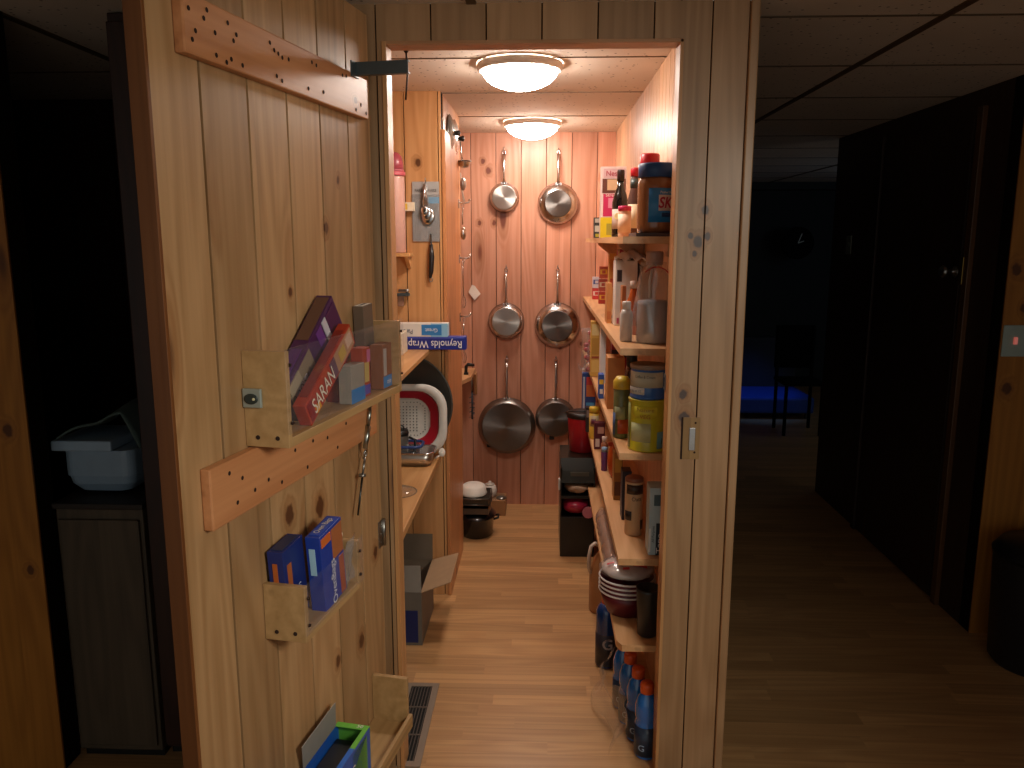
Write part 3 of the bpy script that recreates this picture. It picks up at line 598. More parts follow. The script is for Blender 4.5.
rg = random.Random(11)
tins = [(.297, 3.98, 0, '#b03a34', '#e0b040', 'red spice tin with a yellow lid band, lower of the stacked pair'), (.297, 3.98, .062, '#a84a3c', '#d8c8b0', 'red-brown spice tin with a cream band, stacked beside the yellow carton'), (.299, 3.98, .124, '#c05a40', '#e8b840', 'small orange spice tin with a yellow label, on top of the stack'),
        (.285, 4.28, 0, '#c83a3c', '#e4d8d0', 'red and white spice tin nearest the back wall, lower of two'), (.285, 4.28, .06, '#d8d4dc', '#4a5a9a', 'white and blue spice tin nearest the back wall, upper of two')]
for (x, y, dz, c1, c2, lb) in tins:
    carton('spice_tin', lb, 'tin', (x, y, 1.2172 + dz), (.042, .03, .058), c1, panels=[('F', .08, .92, .35, .75, c2), ('F', .3, .7, .42, .68, c1)], group='spice tins on the second shelf')
# --- third shelf
t = bottle('food_can', 'large yellow-green can with a pale blue corner, under the blue and white can', 'can', (.313, 2.325, .9162), [(.056, 0), (.058, .002), (.058, .006), (.0565, .008), (.0565, .148), (.058, .150), (.058, .153), (.055, .154)], M('#c3bc2c', .3, coat=.3), None, None,
           [(.0567, .03, .085, -62, 2, M('#b8bc8a', .4)), (.0567, .01, .06, 22, 80, M('#7ab4c0', .4)), (.0567, .006, .14, -88, -68, M('#7a8a50', .4)), (.0567, .10, .135, -50, 20, M('#d0c634', .4))])
lettering(t, 'Nature', (0, 0, .125), (1, 0, 0), (0, 0, 1), .016, M('#a0782c', .5), .05, (.0576, R(-15)))
lettering(t, 'VEG', (0, 0, .105), (1, 0, 0), (0, 0, 1), .016, M('#b0682c', .5), .03, (.0576, R(-15)))
lettering(t, '10', (0, 0, .032), (1, 0, 0), (0, 0, 1), .024, M('#20484c', .5), .02, (.0576, R(45)))
t = bottle('food_can', 'shorter blue and white can standing on the yellow-green can', 'can', (.313, 2.325, 1.0712), [(.053, 0), (.0545, .002), (.0545, .006), (.053, .008), (.053, .085), (.0545, .087), (.0545, .095), (.052, .097), (.05, .093), (.001, .093)], M('#2660ac', .3, coat=.3), None, None,
           [(.0532, .035, .08, -85, 40, M('#b8b8a4', .4)), (.0532, .014, .034, -85, -20, M('#c8ccc8', .4))])
lettering(t, 'Coffee & Cream', (0, 0, .066), (1, 0, 0), (0, 0, 1), .012, M('#4a5a5c', .5), .06, (.0538, R(-20)))
lettering(t, 'net wt 12', (0, 0, .024), (1, 0, 0), (0, 0, 1), .011, M('#4a5a7c', .5), .035, (.0538, R(-50)))
b = B(); b.lathe([(.0535, .086), (.0552, .087), (.0552, .097), (.05, .0985), (.001, .0985)], seg=32); b.build('lid', M('#8a7868', .35, .3), t)
t = bottle('shaker_canister', 'olive canister with a yellow lid and red flash just left of the stacked cans', 'canister', (.249, 2.46, .9162), [(.024, 0), (.0255, .004), (.0255, .155), (.022, .16)], M('#6a7248', .35, coat=.3),
       [(.027, .155), (.0275, .157), (.0275, .178), (.018, .192), (.001, .193)], M('#d8b83c', .4), [(.0257, .015, .06, -30, 60, M('#b8502a', .4)), (.0257, .06, .1, -60, 20, M('#9aa078', .4)), (.0257, .01, .08, -90, -50, M('#4a6a9a', .4))], capname='lid')
t = bottle('soy_sauce_bottle', 'dark red bottle with a black cap behind the yellow-lidded canister', 'bottle', (.298, 2.64, .9162), [(.03, 0), (.032, .006), (.032, .13), (.022, .175), (.017, .2)], M('#3a0f10', .15, coat=.5), [(.0185, .198), (.0185, .232), (.016, .236), (.001, .236)], m_black, [(.0322, .04, .12, -80, 80, M('#b03024', .4)), (.0324, .06, .1, -60, -10, M('#e0a838', .4))])
carton('wooden_box', 'plain tan wooden box standing on the third shelf left of the canister', 'box', (.269, 2.93, .9162), (.062, .1, .19), '#c08248', rough=.55)
carton('salt_box', 'small blue and yellow carton between the tan box and the white carton', 'box', (.231, 3.1, .9162), (.02, .05, .095), '#2a58b0', panels=[('F', .1, .9, .6, .8, '#e0c040'), ('F', .2, .8, .2, .4, '#e8e4dc')])
carton('straw_box', 'narrow white carton between the yellow pack and the tan box on the third shelf', 'box', (.262, 3.45, .9162), (.024, .06, .26), '#e0dcd8', panels=[('F', .2, .8, .05, .1, '#6a6a72')])
carton('pasta_box', 'yellow-gold windowed carton on the third shelf left of the narrow white carton', 'box', (.240, 3.62, .9162), (.042, .05, .25), '#cfa24c', panels=[('F', .1, .9, .75, .95, '#e0c88a'), ('F', .1, .9, .4, .7, '#b88a3c'), ('F', .1, .9, .08, .3, '#dcb868'), ('F', .1, .9, .33, .37, '#a04a2c')])
carton('biscuit_box', 'red carton above the dark strip at the back of the third shelf', 'box', (.325, 3.3, .9162), (.08, .06, .245), '#9a1c24', panels=[('F', .0, 1, .55, .68, '#2a1418'), ('F', .05, .95, .72, .9, '#b83a3a')])
t = thing('cellophane_bag', 'clear cellophane bag with red sweets overhanging the third shelf near the back wall', 'bag', (.216, 3.72, .9162))
b = B()
for k in range(10): b.ell((rg.uniform(-.012, .02), rg.uniform(-.015, .02), .012 + .019 * k), (.014, .014, .012), 10, 6)
b.build('sweets', M('#b02c38', .35), t)
b = B(); b.lathe([(.03, .002), (.034, .02), (.033, .1), (.031, .18), (.036, .205), (.02, .2)], seg=16, cap=False); b.build('bag_film', m_film, t)
b = B(); b.grid(lambda i, j: (-.05 + .075 * i, -.036 + .012 * math.sin(8 * j), .01 + .028 * j + .014 * math.sin(9 * i + 2)), 12, 4); b.build('bag_tail', m_bagfilm, t)
# --- fourth shelf
t = carton('tape_box', 'pale blue and white carton standing upright at the near end of the fourth shelf', 'box', (.336, 2.275, .6132), (.042, .07, .205), '#b4ccd4', panels=[('F', .5, .98, .0, .48, '#1e3240'), ('F', .3, .8, .74, .9, '#4a6470'), ('F', .02, .14, .05, .4, '#dfe8ea')],
       texts=[('F', .3, .32, 'All Purpose', .011, '#20303a', .05, 'up'), ('F', .74, .18, 'Tape', .022, '#e8eef0', .06, 'up')])
t = bottle('oat_canister', 'cream round canister with black print on the fourth shelf left of the pale blue carton', 'canister', (.291, 2.42, .6132), [(.0265, 0), (.028, .003), (.028, .172), (.027, .175)], M('#cfae86', .45), [(.0282, .172), (.0285, .182), (.026, .185), (.001, .183)], M('#8c5a48', .45),
       [(.0282, .05, .08, -75, -20, M('#241c18', .4)), (.0282, .135, .165, -60, 60, M('#3a2820', .4)), (.0282, .02, .05, 40, 80, M('#2a221e', .4))], capname='lid')
lettering(t, 'Oats', (0, 0, .12), (1, 0, 0), (0, 0, 1), .018, M('#3a2820', .5), .03, (.0288, R(10)))
carton('tea_box', 'dark navy and cream carton behind the cream canister on the fourth shelf', 'box', (.281, 2.57, .6132), (.03, .06, .165), '#2a2838', panels=[('F', .3, .95, .1, .9, '#d0b088'), ('T', .1, .9, .1, .9, '#4a2c24')])
carton('rice_box', 'golden-brown carton standing between the dark carton and the orange bag', 'box', (.272, 2.78, .6132), (.03, .07, .17), '#a8702c', panels=[('F', .1, .9, .6, .9, '#d0a040'), ('F', .1, .9, .1, .4, '#6a3a1c')])
t = thing('candy_bag', 'orange and red sweet bag on the fourth shelf behind the purple bottle', 'bag', (.279, 3.03, .6132))
b = B(); b.ell((0, 0, .066), (.022, .03, .066), 16, 12, .08, 5); b.build('bag_body', M('#c8541c', .3, coat=.4, var=.4, scale=60), t)
b = B(); b.box(-.02, .02, -.004, .004, .125, .14, .001); b.build('crimped_top', M('#b03a1c', .3), t)
bottle('glitter_bottle', 'small purple bottle with a pale blue cap at the edge of the fourth shelf', 'bottle', (.252, 3.12, .6132), [(.012, 0), (.0125, .003), (.0125, .075), (.01, .08)], M('#6a3a6a', .3), [(.0115, .078), (.0115, .096), (.001, .097)], M('#8aaac8', .4))
bottle('extract_bottle', 'small bottle with a white cap in front of the burgundy carton', 'bottle', (.266, 3.3, .6132), [(.014, 0), (.015, .003), (.015, .06), (.009, .075)], M('#a86a4a', .3), [(.011, .073), (.011, .095), (.001, .097)], M('#e0d0c4', .4))
carton('pudding_box', 'burgundy carton with a white square on the fourth shelf', 'box', (.256, 3.47, .6132), (.046, .04, .12), '#5a1c28', panels=[('F', .1, .5, .1, .4, '#d8c8c0'), ('F', .3, .9, .6, .85, '#c89a8a')])
bottle('baking_powder_can', 'yellow can with a yellow lid behind the burgundy carton', 'can', (.246, 3.66, .6132), [(.024, 0), (.0245, .003), (.0245, .125)], M('#d8b040', .35), [(.0255, .122), (.0255, .145), (.024, .148), (.001, .148)], M('#e0c03c', .4), [(.0247, .06, .11, -60, 60, M('#c8b890', .4)), (.0247, .07, .095, -40, 10, M('#6a2a4a', .4))], capname='lid')
carton('dark_box', 'narrow dark carton left of the yellow can on the fourth shelf', 'box', (.224, 3.8, .6132), (.022, .05, .12), '#2a2228', panels=[('F', .1, .9, .6, .9, '#8a7a78')])
carton('snack_box', 'tall blue carton with an orange and red picture at the back of the fourth shelf', 'box', (.252, 4.25, .6132), (.072, .045, .215), '#2a4a8c', panels=[('F', .3, .95, .4, .75, '#c8703c'), ('F', .3, .9, .7, .9, '#c04038'), ('F', .3, .9, .05, .25, '#4a9ad0'), ('F', .05, .2, .1, .9, '#c0c8d8')])
# --- fifth shelf
t = thing('bread_bag', 'long brown bag of rolls lying along the lowest shelf', 'bag', (.258, 2.95, .3532))
b = B(); n = 16
b.lathe([(.004, -.34)] + [(.026 + .007 * math.sin(k * 2.4) , -.32 + .58 * k / n) for k in range(n + 1)] + [(.008, .28), (.012, .3)], (0, 0, .034), 16, 'Y'); b.build('rolls', M('#a87040', .5, var=.35, scale=45, bump=.5), t)
b = B(); b.lathe([(.006, -.345)] + [(.031 + .005 * math.sin(k * 3.1), -.325 + .58 * k / n) for k in range(n + 1)] + [(.01, .29), (.016, .32)], (0, 0, .0365), 16, 'Y', cap=False); b.build('bag_film', m_film, t)
bz = .3532
bowl_lab = ['dark red paper bowl with a white rim, lowest of the stack on the lowest shelf', 'dark red paper bowl with a white rim, second from the bottom of the stack', 'dark red paper bowl with a white rim, third from the bottom of the stack', 'dark red paper bowl with a white rim, topmost of the stack under the plastic bag']
proto = None
for k in range(4):
    if k == 0:
        t = thing('paper_bowl', bowl_lab[0], 'bowl', (.276, 2.42, bz), group='stacked paper bowls'); proto = t
        b = B(); b.lathe([(.055, 0), (.062, .002), (.08, .045), (.087, .075), (.084, .075), (.076, .045), (.058, .006), (.001, .006)], seg=36, cap=False); b.build('bowl_body', M('#5e1420', .4), t)
        b = B(); b.tube([(.088 * math.cos(a), .088 * math.sin(a), .076) for a in [k2 * math.pi / 18 for k2 in range(36)]], .0032, 6, True); b.build('rim', M('#d8d0cc', .4), t)
    else:
        c = copy_tree(proto); c['label'] = bowl_lab[k]; c.location = (.276, 2.42, bz + .0145 * k)
t = thing('roll_bag', 'clear plastic bag with red print lying on top of the stacked bowls', 'bag', (.276, 2.42, bz + .124))
b = B(); b.ell((0, 0, .018), (.084, .08, .024), 28, 10, .05, 9); b.build('contents', M('#d0c4bc', .5, var=.3, scale=40, bump=.6), t)
b = B(); b.ell((0, 0, .02), (.089, .085, .028), 28, 12, .04, 4); b.build('bag_film', m_bagfilm, t)
for (x, y, r_, s) in ((-.02, -.03, .014, 1), (-.055, -.02, .012, 2), (.035, -.035, .022, 3), (-.01, -.058, .01, 4)):
    b = B(); b.grid(lambda i, j: (x + r_ * (i - .5) * 2, y + r_ * (j - .5), .0208 + .0295 * math.sqrt(max(.02, 1 - ((x + r_ * (i - .5) * 2) / .089) ** 2 - ((y + r_ * (j - .5)) / .085) ** 2))), 6, 4); b.build('red_print', M('#c02a30', .4), t)
bottle('tumbler', 'dark charcoal tumbler at the near end of the lowest shelf beside the bowls', 'tumbler', (.323, 2.262, bz), [(.027, 0), (.03, .003), (.0365, .14), (.0375, .15), (.0345, .15), (.028, .01), (.001, .008)], M('#262626', .35), None, None, seg=32)
# --- on the floor, right
def sports(label, x, y, s, body, capm, lab):
    t = bottle('sports_drink_bottle', label, 'bottle', (x, y, 0), [(.03*s, 0), (.034*s, .006), (.034*s, .105), (.0325*s, .115), (.031*s, .122), (.034*s, .132), (.034*s, .165), (.026*s, .192), (.018*s, .203), (.0175*s, .207)], body,
       [(.0195*s, .205), (.0205*s, .207), (.0205*s, .23), (.018*s, .236), (.001, .237)], capm, [(.0343*s, .012, .105, -175, 175, lab)], group='blue sports drinks on the floor', seg=30)
    return t
m_blue = M('#1666b6', .12, coat=.8); m_or = M('#d0521c', .4); m_lab = M('#223248', .35)
for (x, y, lb) in ((.318, 2.19, 'blue sports drink bottle with orange cap, nearest on the floor beside the post'), (.302, 2.275, 'blue sports drink bottle with orange cap, second from the front of the row'), (.287, 2.36, 'blue sports drink bottle with orange cap, third from the front of the row'), (.275, 2.445, 'blue sports drink bottle with orange cap, furthest back in the row of four')):
    t = sports(lb, x, y, 1., m_blue, m_or, m_lab)
    lettering(t, 'G', (0, 0, .04), (1, 0, 0), (0, 0, 1), .028, M('#9ab4d0', .4), None, (.0355, R(-28)))
t = thing('shrink_wrap', 'torn clear shrink wrap hanging beside the blue sports drinks', 'wrap', (.258, 2.3, .0))
b = B(); b.grid(lambda i, j: (-.052 + .03 * math.sin(5 * i + 2 * j) - .012 * math.sin(9 * j) + .028 * j, -.13 + .3 * i, .004 + .19 * j + .012 * math.sin(13 * i)), 20, 14); b.build('film_sheet', clear('wrap_film', (.95, .95, .95), .35, .1, .05), t)
t = bottle('sports_drink_bottle', 'large dark blue bottle lettered G, on the floor left of the lowest shelf', 'bottle', (.241, 2.71, 0), [(.036, 0), (.04, .006), (.04, .21), (.034, .225), (.022, .24)], M('#123a74', .15, coat=.7), [(.02, .238), (.021, .24), (.021, .262), (.018, .268), (.001, .269)], m_or, [(.0403, .01, .13, -175, 175, M('#2e2c34', .35))])
lettering(t, 'G', (0, 0, .095), (1, 0, 0), (0, 0, 1), .055, M('#b8b0b4', .4), None, (.0415, R(0)), 0, .001)
t = thing('jug', 'brown jug with a pale looped handle on the floor behind the dark blue bottle', 'jug', (.262, 3.15, 0))
b = B(); b.lathe([(.055, 0), (.06, .01), (.06, .17), (.045, .22), (.02, .26), (.02, .28)], seg=26); b.build('jug_body', M('#a87448', .35, coat=.3), t)
b = B(); b.tube([(-.018, -.01, .285), (-.04, -.02, .3), (-.056, -.03, .29), (-.064, -.03, .25), (-.064, -.025, .2), (-.056, -.02, .17)], .008, 10); b.build('handle', M('#d8c8b8', .4), t)
b = B(); b.lathe([(.023, .278), (.023, .3), (.001, .302)], seg=20); b.build('cap', M('#d8c8b8', .4), t)
t = thing('storage_bin', 'black two-tier plastic bin with open fronts on the floor below the shelves', 'bin', (.17, 3.72, 0))
m_bin = M('#10120f', .35, coat=.2); mg = M('#10170f', .35, coat=.3)
b = B(); b.prism([(-.078, .0), (.09, 0), (.09, .48), (-.055, .48), (-.078, .43), (-.083, .2)], .012, ((0, .012, 0), (1, 0, 0), (0, 0, 1)))
b = B(); b.box(-.078, -.07, 0, .3, .02, .45, .003); b.box(.082, .09, 0, .3, .02, .45, .003); b.box(-.078, .09, .29, .3, .02, .45, .002); b.build('bin_shell', m_bin, t)
b = B(); b.box(-.077, .088, -.006, .012, 0, .205, .004); b.build('lower_front', m_bin, t)
b = B(); b.box(-.078, .09, -.004, .3, .295, .31, .003); b.build('middle_shelf', m_bin, t)
b = B(); b.prism([(-.006, .375), (.02, .43), (.05, .485), (.3, .485), (.3, .375)], .165, ((-.076, 0, 0), (0, 1, 0), (0, 0, 1))); b.build('top_hood', mg, t)
b = B(); b.box(-.03, .06, .008, .012, .405, .425, .001); b.build('emblem', M('#4a4a40', .4), t)
b = B(); b.box(-.088, -.078, .02, .05, .33, .385, .003); b.build('side_latch', M('#d0d0c8', .4), t)
t = thing('cloth_bag', 'beige crumpled bag in the upper opening of the black bin', 'bag', (.178, 3.74, .3102))
b = B(); b.ell((0, .05, .031), (.065, .08, .03), 22, 12, .1, 3); b.build('bag_body', M('#c0a284', .6, bump=.5, scale=60), t)
t = thing('red_net_bag', 'red plastic-wrapped pack in the lower opening of the black bin', 'bag', (.17, 3.735, .2))
b = B(); b.ell((0, .06, .05), (.07, .09, .045), 24, 12, .05, 8); b.build('pack', M('#b02848', .3, coat=.4, var=.35, scale=50), t)
b = B(); b.lathe([(.028, 0), (.03, .004), (.001, .006)], (.058, -.03, .03), 20, 'Y'); b.build('pack_end', M('#c87884', .4), t)
t = bottle('pail', 'red pail with a black rim and lid standing on the black bin beside the shelves', 'pail', (.207, 3.92, .4855), [(.062, 0), (.066, .003), (.078, .17), (.078, .175)], M('#b01828', .35, coat=.2), [(.081, .172), (.083, .175), (.083, .195), (.07, .2), (.001, .2)], M('#1c1614', .4), capname='lid', seg=32)
b = B(); b.tube([(-.083, 0, .19), (-.088, -.03, .2), (-.06, -.075, .215), (0, -.1, .22), (.05, -.08, .215)], .0035); b.build('bail_handle', m_black, t)

# ------------------------------------------------------------ pans on the back wall
def pan(label, x, ztop, zc, Rr, rb, depth, mbase, mwall, riv=False):
    t = thing('frying_pan', label, 'pan', (x, 4.498, zc), group='steel pans hanging on the back wall')
    b = B(); b.lathe([(Rr, -.012), (Rr + .003, -.014), (Rr - .002, -.02)] + [(rb + (Rr - rb) * (1 - k / 6) ** .6, -.02 - (depth - .02) * (k / 6) ** 1.1) for k in range(1, 7)], seg=48, axis='Y', cap=False)
    b.lathe([(Rr - .003, -.012), (rb, -depth + .004), (.001, -depth + .004)], seg=48, axis='Y', cap=False); b.build('pan_wall', mwall, t)
    b = B(); b.lathe([(rb + .001, -depth), (rb + .0005, -depth - .001), (rb - .002, -depth - .003), (rb - .003, -depth - .0032), (rb - .004, -depth - .0032), (rb * .6, -depth - .0032), (.0008, -depth - .0032)], seg=48, axis='Y', cap=False); b.build('pan_base', mbase, t)
    hz = ztop - zc; y0 = -.028
    b = B(); pts = [(0, y0 + .004, Rr - .006), (0, y0 - .012, Rr + .02), (0, y0 - .014, Rr + .06), (0, y0 - .01, hz - .05), (0, -.022, hz - .015)]
    b.tube(pts, [.011, .0075, .0065, .008, .0085], 10); b.tube([(.0075 * math.cos(a), -.02, hz - .01 + .013 * math.sin(a)) for a in [k * .5236 for k in range(12)]], .003, 6, True); b.build('handle', m_chrome, t)
    b = B(); b.box(-.02, .02, -.032, -.018, Rr - .014, Rr + .004, .003); b.build('handle_bracket', m_chrome, t)
    return t
PANS = [('small steel frying pan with a bright brushed base, left pan of the top row', -.213, 2.0, 1.755, .078, .066, .042, m_brush, m_chrome),
        ('wide-rimmed steel frying pan with a dark centre, right pan of the top row', .081, 2.0, 1.722, .109, .072, .05, m_brushd, m_chrome),
        ('steel frying pan with a brushed base, left pan of the middle row', -.203, 1.372, 1.078, .099, .079, .05, m_brush, m_chrome),
        ('wide-rimmed steel frying pan, right pan of the middle row', .083, 1.372, 1.056, .124, .086, .055, m_brushd, m_chrome),
        ('largest frying pan with a dull dark base, left pan of the bottom row', -.2, .866, .476, .162, .142, .055, m_brushd, m_steel),
        ('dark-based frying pan with a black helper tab, right pan of the bottom row', .078, .866, .526, .112, .098, .055, m_brushd, m_steel)]
HK = ['left nail of the top row, holding the small pan', 'right nail of the top row, holding the wide-rimmed pan', 'left nail of the middle row, holding a brushed pan', 'right nail of the middle row, holding a wide-rimmed pan', 'left nail of the bottom row, holding the largest pan', 'right nail of the bottom row, holding the dark-based pan']
for i, p in enumerate(PANS):
    t = pan(*p)
    if i >= 4:
        b = B(); s = -1 if i == 4 else -.2
        b.box(-.014 + s * .1, .014 + s * .1, -.045, -.03, -p[4] + (.04 if i == 4 else -.012), -p[4] + (.058 if i == 4 else .012), .004); b.build('helper_tab', m_black, t)
    t = thing('wall_nail', 'steel ' + HK[i], 'nail', (p[1], 4.4985, p[2] + .005), group='nails holding the pans')
    b = B(); b.tube([(0, .0, 0), (0, -.032, .004), (0, -.035, .016)], .0022, 6); b.build('shank', m_steel, t)
    b = B(); b.lathe([(.004, -.002), (.003, 0)], (0, 0, 0), 10, 'Y'); b.build('collar', m_steel, t)
# --- floor at the back left
t = thing('roasting_pot', 'black enamel pot on the floor behind the partition, under the grey pans', 'pot', (-.337, 4.02, 0))
b = B(); b.lathe([(.068, 0), (.078, .004), (.085, .1), (.088, .104), (.083, .104), (.074, .01), (.001, .008)], seg=32, cap=False, sx=1.05, sy=1.3); b.build('pot_body', M('#17181a', .25, coat=.4), t)
for s in (1, -1): b = B(); b.tube([(.088 * s, -.03, .09), (.112 * s, -.025, .096), (.112 * s, .025, .096), (.088 * s, .03, .09)], .006); b.build('side_handle', m_black, t)
t = thing('roaster_lid', 'black domed lid sitting on the black enamel pot', 'lid', (-.337, 4.02, .1045))
b = B(); b.lathe([(.1, 0), (.1, .006), (.085, .02), (.05, .034), (.001, .036)], seg=32, sy=1.25, cap=True); b.build('lid_body', M('#121214', .25, coat=.5), t)
for k, (z, c, lb) in enumerate(((.141, '#5c564e', 'lower grey loaf pan stacked on the black lid'), (.172, '#4a463e', 'upper grey loaf pan with a divided rim in the stack behind the partition'))):
    t = thing('loaf_pan', lb, 'pan', (-.345, 4.0, z), group='grey loaf pans')
    b = B(); b.prism([(-.075, -.09), (.075, -.09), (.082, 0), (.075, .09), (-.075, .09)], .05, ((0, 0, 0), (1, 0, 0), (0, 1, 0))); b.build('pan_body', M(c, .35, .8), t)
    b = B(); b.tube([(-.079, -.094, .051), (.079, -.094, .051), (.087, 0, .051), (.079, .094, .051), (-.079, .094, .051)], .004, 6, True); b.build('rim', M('#6a645c', .3, .8), t)
    proto = t
t = thing('plastic_tub', 'white plastic tub turned over on top of the grey loaf pans', 'tub', (-.352, 4.0, .2265))
b = B(); b.lathe([(.068, 0), (.07, .004), (.066, .012), (.062, .04), (.05, .048), (.001, .049)], seg=30, sy=1.15); b.build('tub_body', m_white, t)
t = thing('white_jar', 'squat white jar with a knobbed lid on the small wooden block', 'jar', (-.292, 4.37, .0905))
b = B(); b.lathe([(.03, 0), (.037, .01), (.04, .035), (.034, .06), (.024, .068)], seg=26); b.build('jar_body', m_white, t)
b = B(); b.lathe([(.026, .066), (.026, .074), (.008, .08), (.009, .088), (.001, .09)], seg=22); b.build('lid', M('#d8d0c4', .4), t)
carton('wooden_block', 'small pale wooden box on the floor against the back wall below the pans', 'box', (-.262, 4.36, 0), (.125, .14, .09), '#a87a50', rough=.6, panels=[('T', .1, .9, .1, .9, '#8c6a4c')])
t = thing('metal_lid', 'small metal lid lying on the wooden box by the back wall', 'dish', (-.225, 4.335, .0912)); b = B(); b.lathe([(.03, 0), (.03, .004), (.012, .012), (.001, .013)], seg=24); b.build('lid_body', M('#8a8680', .3, .8), t)  # this is a small metal lid

# ------------------------------------------------------------ left alcove
t = thing('counter_shelf', 'pine counter board in the left alcove under the pans and baking tins', 'shelf', (0, 0, .64))
b = B(); b.box(-.848, -.424, 2.2, 3.268, -.028, 0, .003); b.build('board', m_counter, t)
b = B(); b.box(-.845, -.44, 2.202, 2.22, -.1, -.028, .001); b.build('cleat', m_counter, t)
t = thing('wall_shelf', 'upper pine shelf in the left alcove under the two foil boxes', 'shelf', (0, 0, 1.09))
b = B(); b.box(-.848, -.457, 2.5, 3.268, -.018, 0, .002); b.build('board', m_counter, t)
b = B(); b.box(-.845, -.5, 3.245, 3.267, -.05, -.018, .001); b.build('cleat', m_counter, t)
carton('foil_box', 'dark blue foil-wrap box with upside-down white lettering, lower of two on the alcove shelf', 'box', (-.462, 3.215, 1.0902), (.31, .052, .052), '#1d2a8a', panels=[('Rt', .1, .9, .1, .9, '#2a3aa0'), ('F', .02, .98, .88, .97, '#4a5ac0')], texts=[('F', .60, .45, 'Reynolds Wrap', .042, '#f4f2f0', .215, 'flip')])
carton('parchment_box', 'white parchment box with a light blue end lying on the blue foil-wrap box', 'box', (-.535, 3.215, 1.1425), (.31, .052, .054), '#e4e0d8', panels=[('F', .78, 1, .0, 1, '#8cc0e0'), ('Rt', .05, .95, .05, .95, '#b8d8e8'), ('F', .66, .92, .12, .9, '#2f7fc4')], texts=[('F', .79, .5, 'Great', .022, '#f2f4f6', .05, 'flip'), ('F', .4, .4, 'Parchment', .026, '#3a4a6a', .09, 'flip')])
carton('paper_pack', 'stack of cream napkins at the left end of the alcove shelf', 'napkins', (-.60, 3.08, 1.0902), (.13, .12, .085), '#e0d4bc', panels=[('F', 0, 1, .2, .22, '#b8a888'), ('F', 0, 1, .45, .47, '#b8a888'), ('F', 0, 1, .7, .72, '#b8a888')])
# big round pan, colander, tins
def lean(name, label, cat, x, y, z, tilt): return thing(name, label, cat, (x, y, z), (R(tilt), 0, 0))
t = lean('pizza_pan', 'large round dark pizza pan leaning against the boards at the back of the alcove', 'pan', -.58, 3.232, .6425, -3)
b = B(); b.lathe([(.001, .006), (.185, .006), (.204, -.006), (.212, -.008), (.212, -.004), (.204, 0), (.185, .011), (.001, .011)], (0, 0, .212), 56, 'Y', cap=False); b.build('pan_body', M('#4a4640', .42, .4), t)
t = lean('colander', 'white and red collapsible colander standing on edge in front of the dark pizza pan', 'colander', -.575, 3.185, .6455, -4)
def rrect(w, h, r, n=6):
    out = []
    for (cx, cy, a0) in ((w - r, h - r, 0), (-w + r, h - r, 90), (-w + r, -h + r, 180), (w - r, -h + r, 270)):
        for k in range(n + 1): a = R(a0 + 90 * k / n); out.append((cx + r * math.cos(a), cy + r * math.sin(a)))
    return out
def ringstack(layers, c, close=True):
    """layers: (w,h,r,y): rounded-rectangle loops facing -Y, bridged"""
    b = B()
    def fn():
        rows = []
        for (w, h, r, y) in layers: rows.append([b.bm.verts.new((c[0] + x, c[1] + y, c[2] + z)) for x, z in rrect(w, h, r)])
        for A_, B_ in zip(rows, rows[1:]):
            for i in range(len(A_)): j = (i + 1) % len(A_); f = b.bm.faces.new((A_[i], A_[j], B_[j], B_[i])); f.smooth = True
        if close: b.bm.faces.new(rows[-1])
    b.add(fn); return b
cc = (0, 0, .152)
ringstack([(.185, .147, .10, .012), (.187, .149, .10, .0), (.185, .147, .10, -.004), (.155, .122, .09, -.004), (.152, .12, .09, .004)], cc, False).build('outer_rim', M('#d8d4cc', .35), t)
ringstack([(.152, .12, .09, .0), (.145, .113, .085, .012), (.118, .09, .07, .02), (.112, .086, .065, .026)], cc, False).build('red_collar', M('#a81c2c', .4), t)
ringstack([(.114, .088, .05, .022), (.108, .083, .05, .03), (.10, .076, .045, .034), (.07, .052, .035, .036)], cc).build('basket', M('#cfcac0', .4), t)
b = B()
for i in range(9):
    for j in range(9): b.lathe([(.003, .0352), (.0025, .0345)], (-.056 + .014 * i, 0, .152 - .05 + .0125 * j), 6, 'Y')
for k in range(44):
    a = 2 * math.pi * k / 44; x, z = .104 * max(-1, min(1, 1.2 * math.cos(a))) * .87, .086 * max(-1, min(1, 1.2 * math.sin(a))) * .87; b.lathe([(.0025, .0338), (.002, .033)], (x, 0, .152 + z * .92), 6, 'Y')
b.build('drain_holes', M('#4a4844', .8), t)
t = thing('baking_tin', 'shiny square metal baking tin on the alcove counter in front of the colander', 'tin', (-.577, 3.105, .6402))
def tub(name, mm, t, w, d, h, th, fl, r=.03, z0=0):
    b = B()
    def fn():
        rows = []
        for (s, z) in ((-fl, z0), (0, z0 + h), (-th, z0 + h), (-fl - th, z0 + th)):
            rows.append([b.bm.verts.new((x, y, z)) for x, y in rrect(w + s, d + s, r)])
        for A_, B_ in zip(rows, rows[1:]):
            for i in range(len(A_)): j = (i + 1) % len(A_); f = b.bm.faces.new((A_[i], A_[j], B_[j], B_[i])); f.smooth = True
        b.bm.faces.new(rows[0][::-1]); b.bm.faces.new(rows[-1])
    b.add(fn); return b.build(name, mm, t)
tub('tin_body', M('#d2cec8', .34, 1.), t, .145, .066, .055, .003, .012)
b = B(); b.tube([(x, y, .056) for x, y in rrect(.148, .069, .03)], .004, 6, True); b.build('rolled_rim', m_chrome, t)
t = thing('glass_dish', 'clear square glass dish with a dark blue rim standing in the metal baking tin', 'dish', (-.59, 3.1, .6438))
tub('dish_body', m_glass, t, .11, .05, .075, .004, .012)
b = B(); b.tube([(x, y, .076) for x, y in rrect(.113, .053, .03)], .006, 8, True); b.build('blue_rim', M('#28407a', .4), t)
t = thing('travel_mug', 'grey and black mug with a green band standing in the glass dish', 'mug', (-.57, 3.1, .6482))
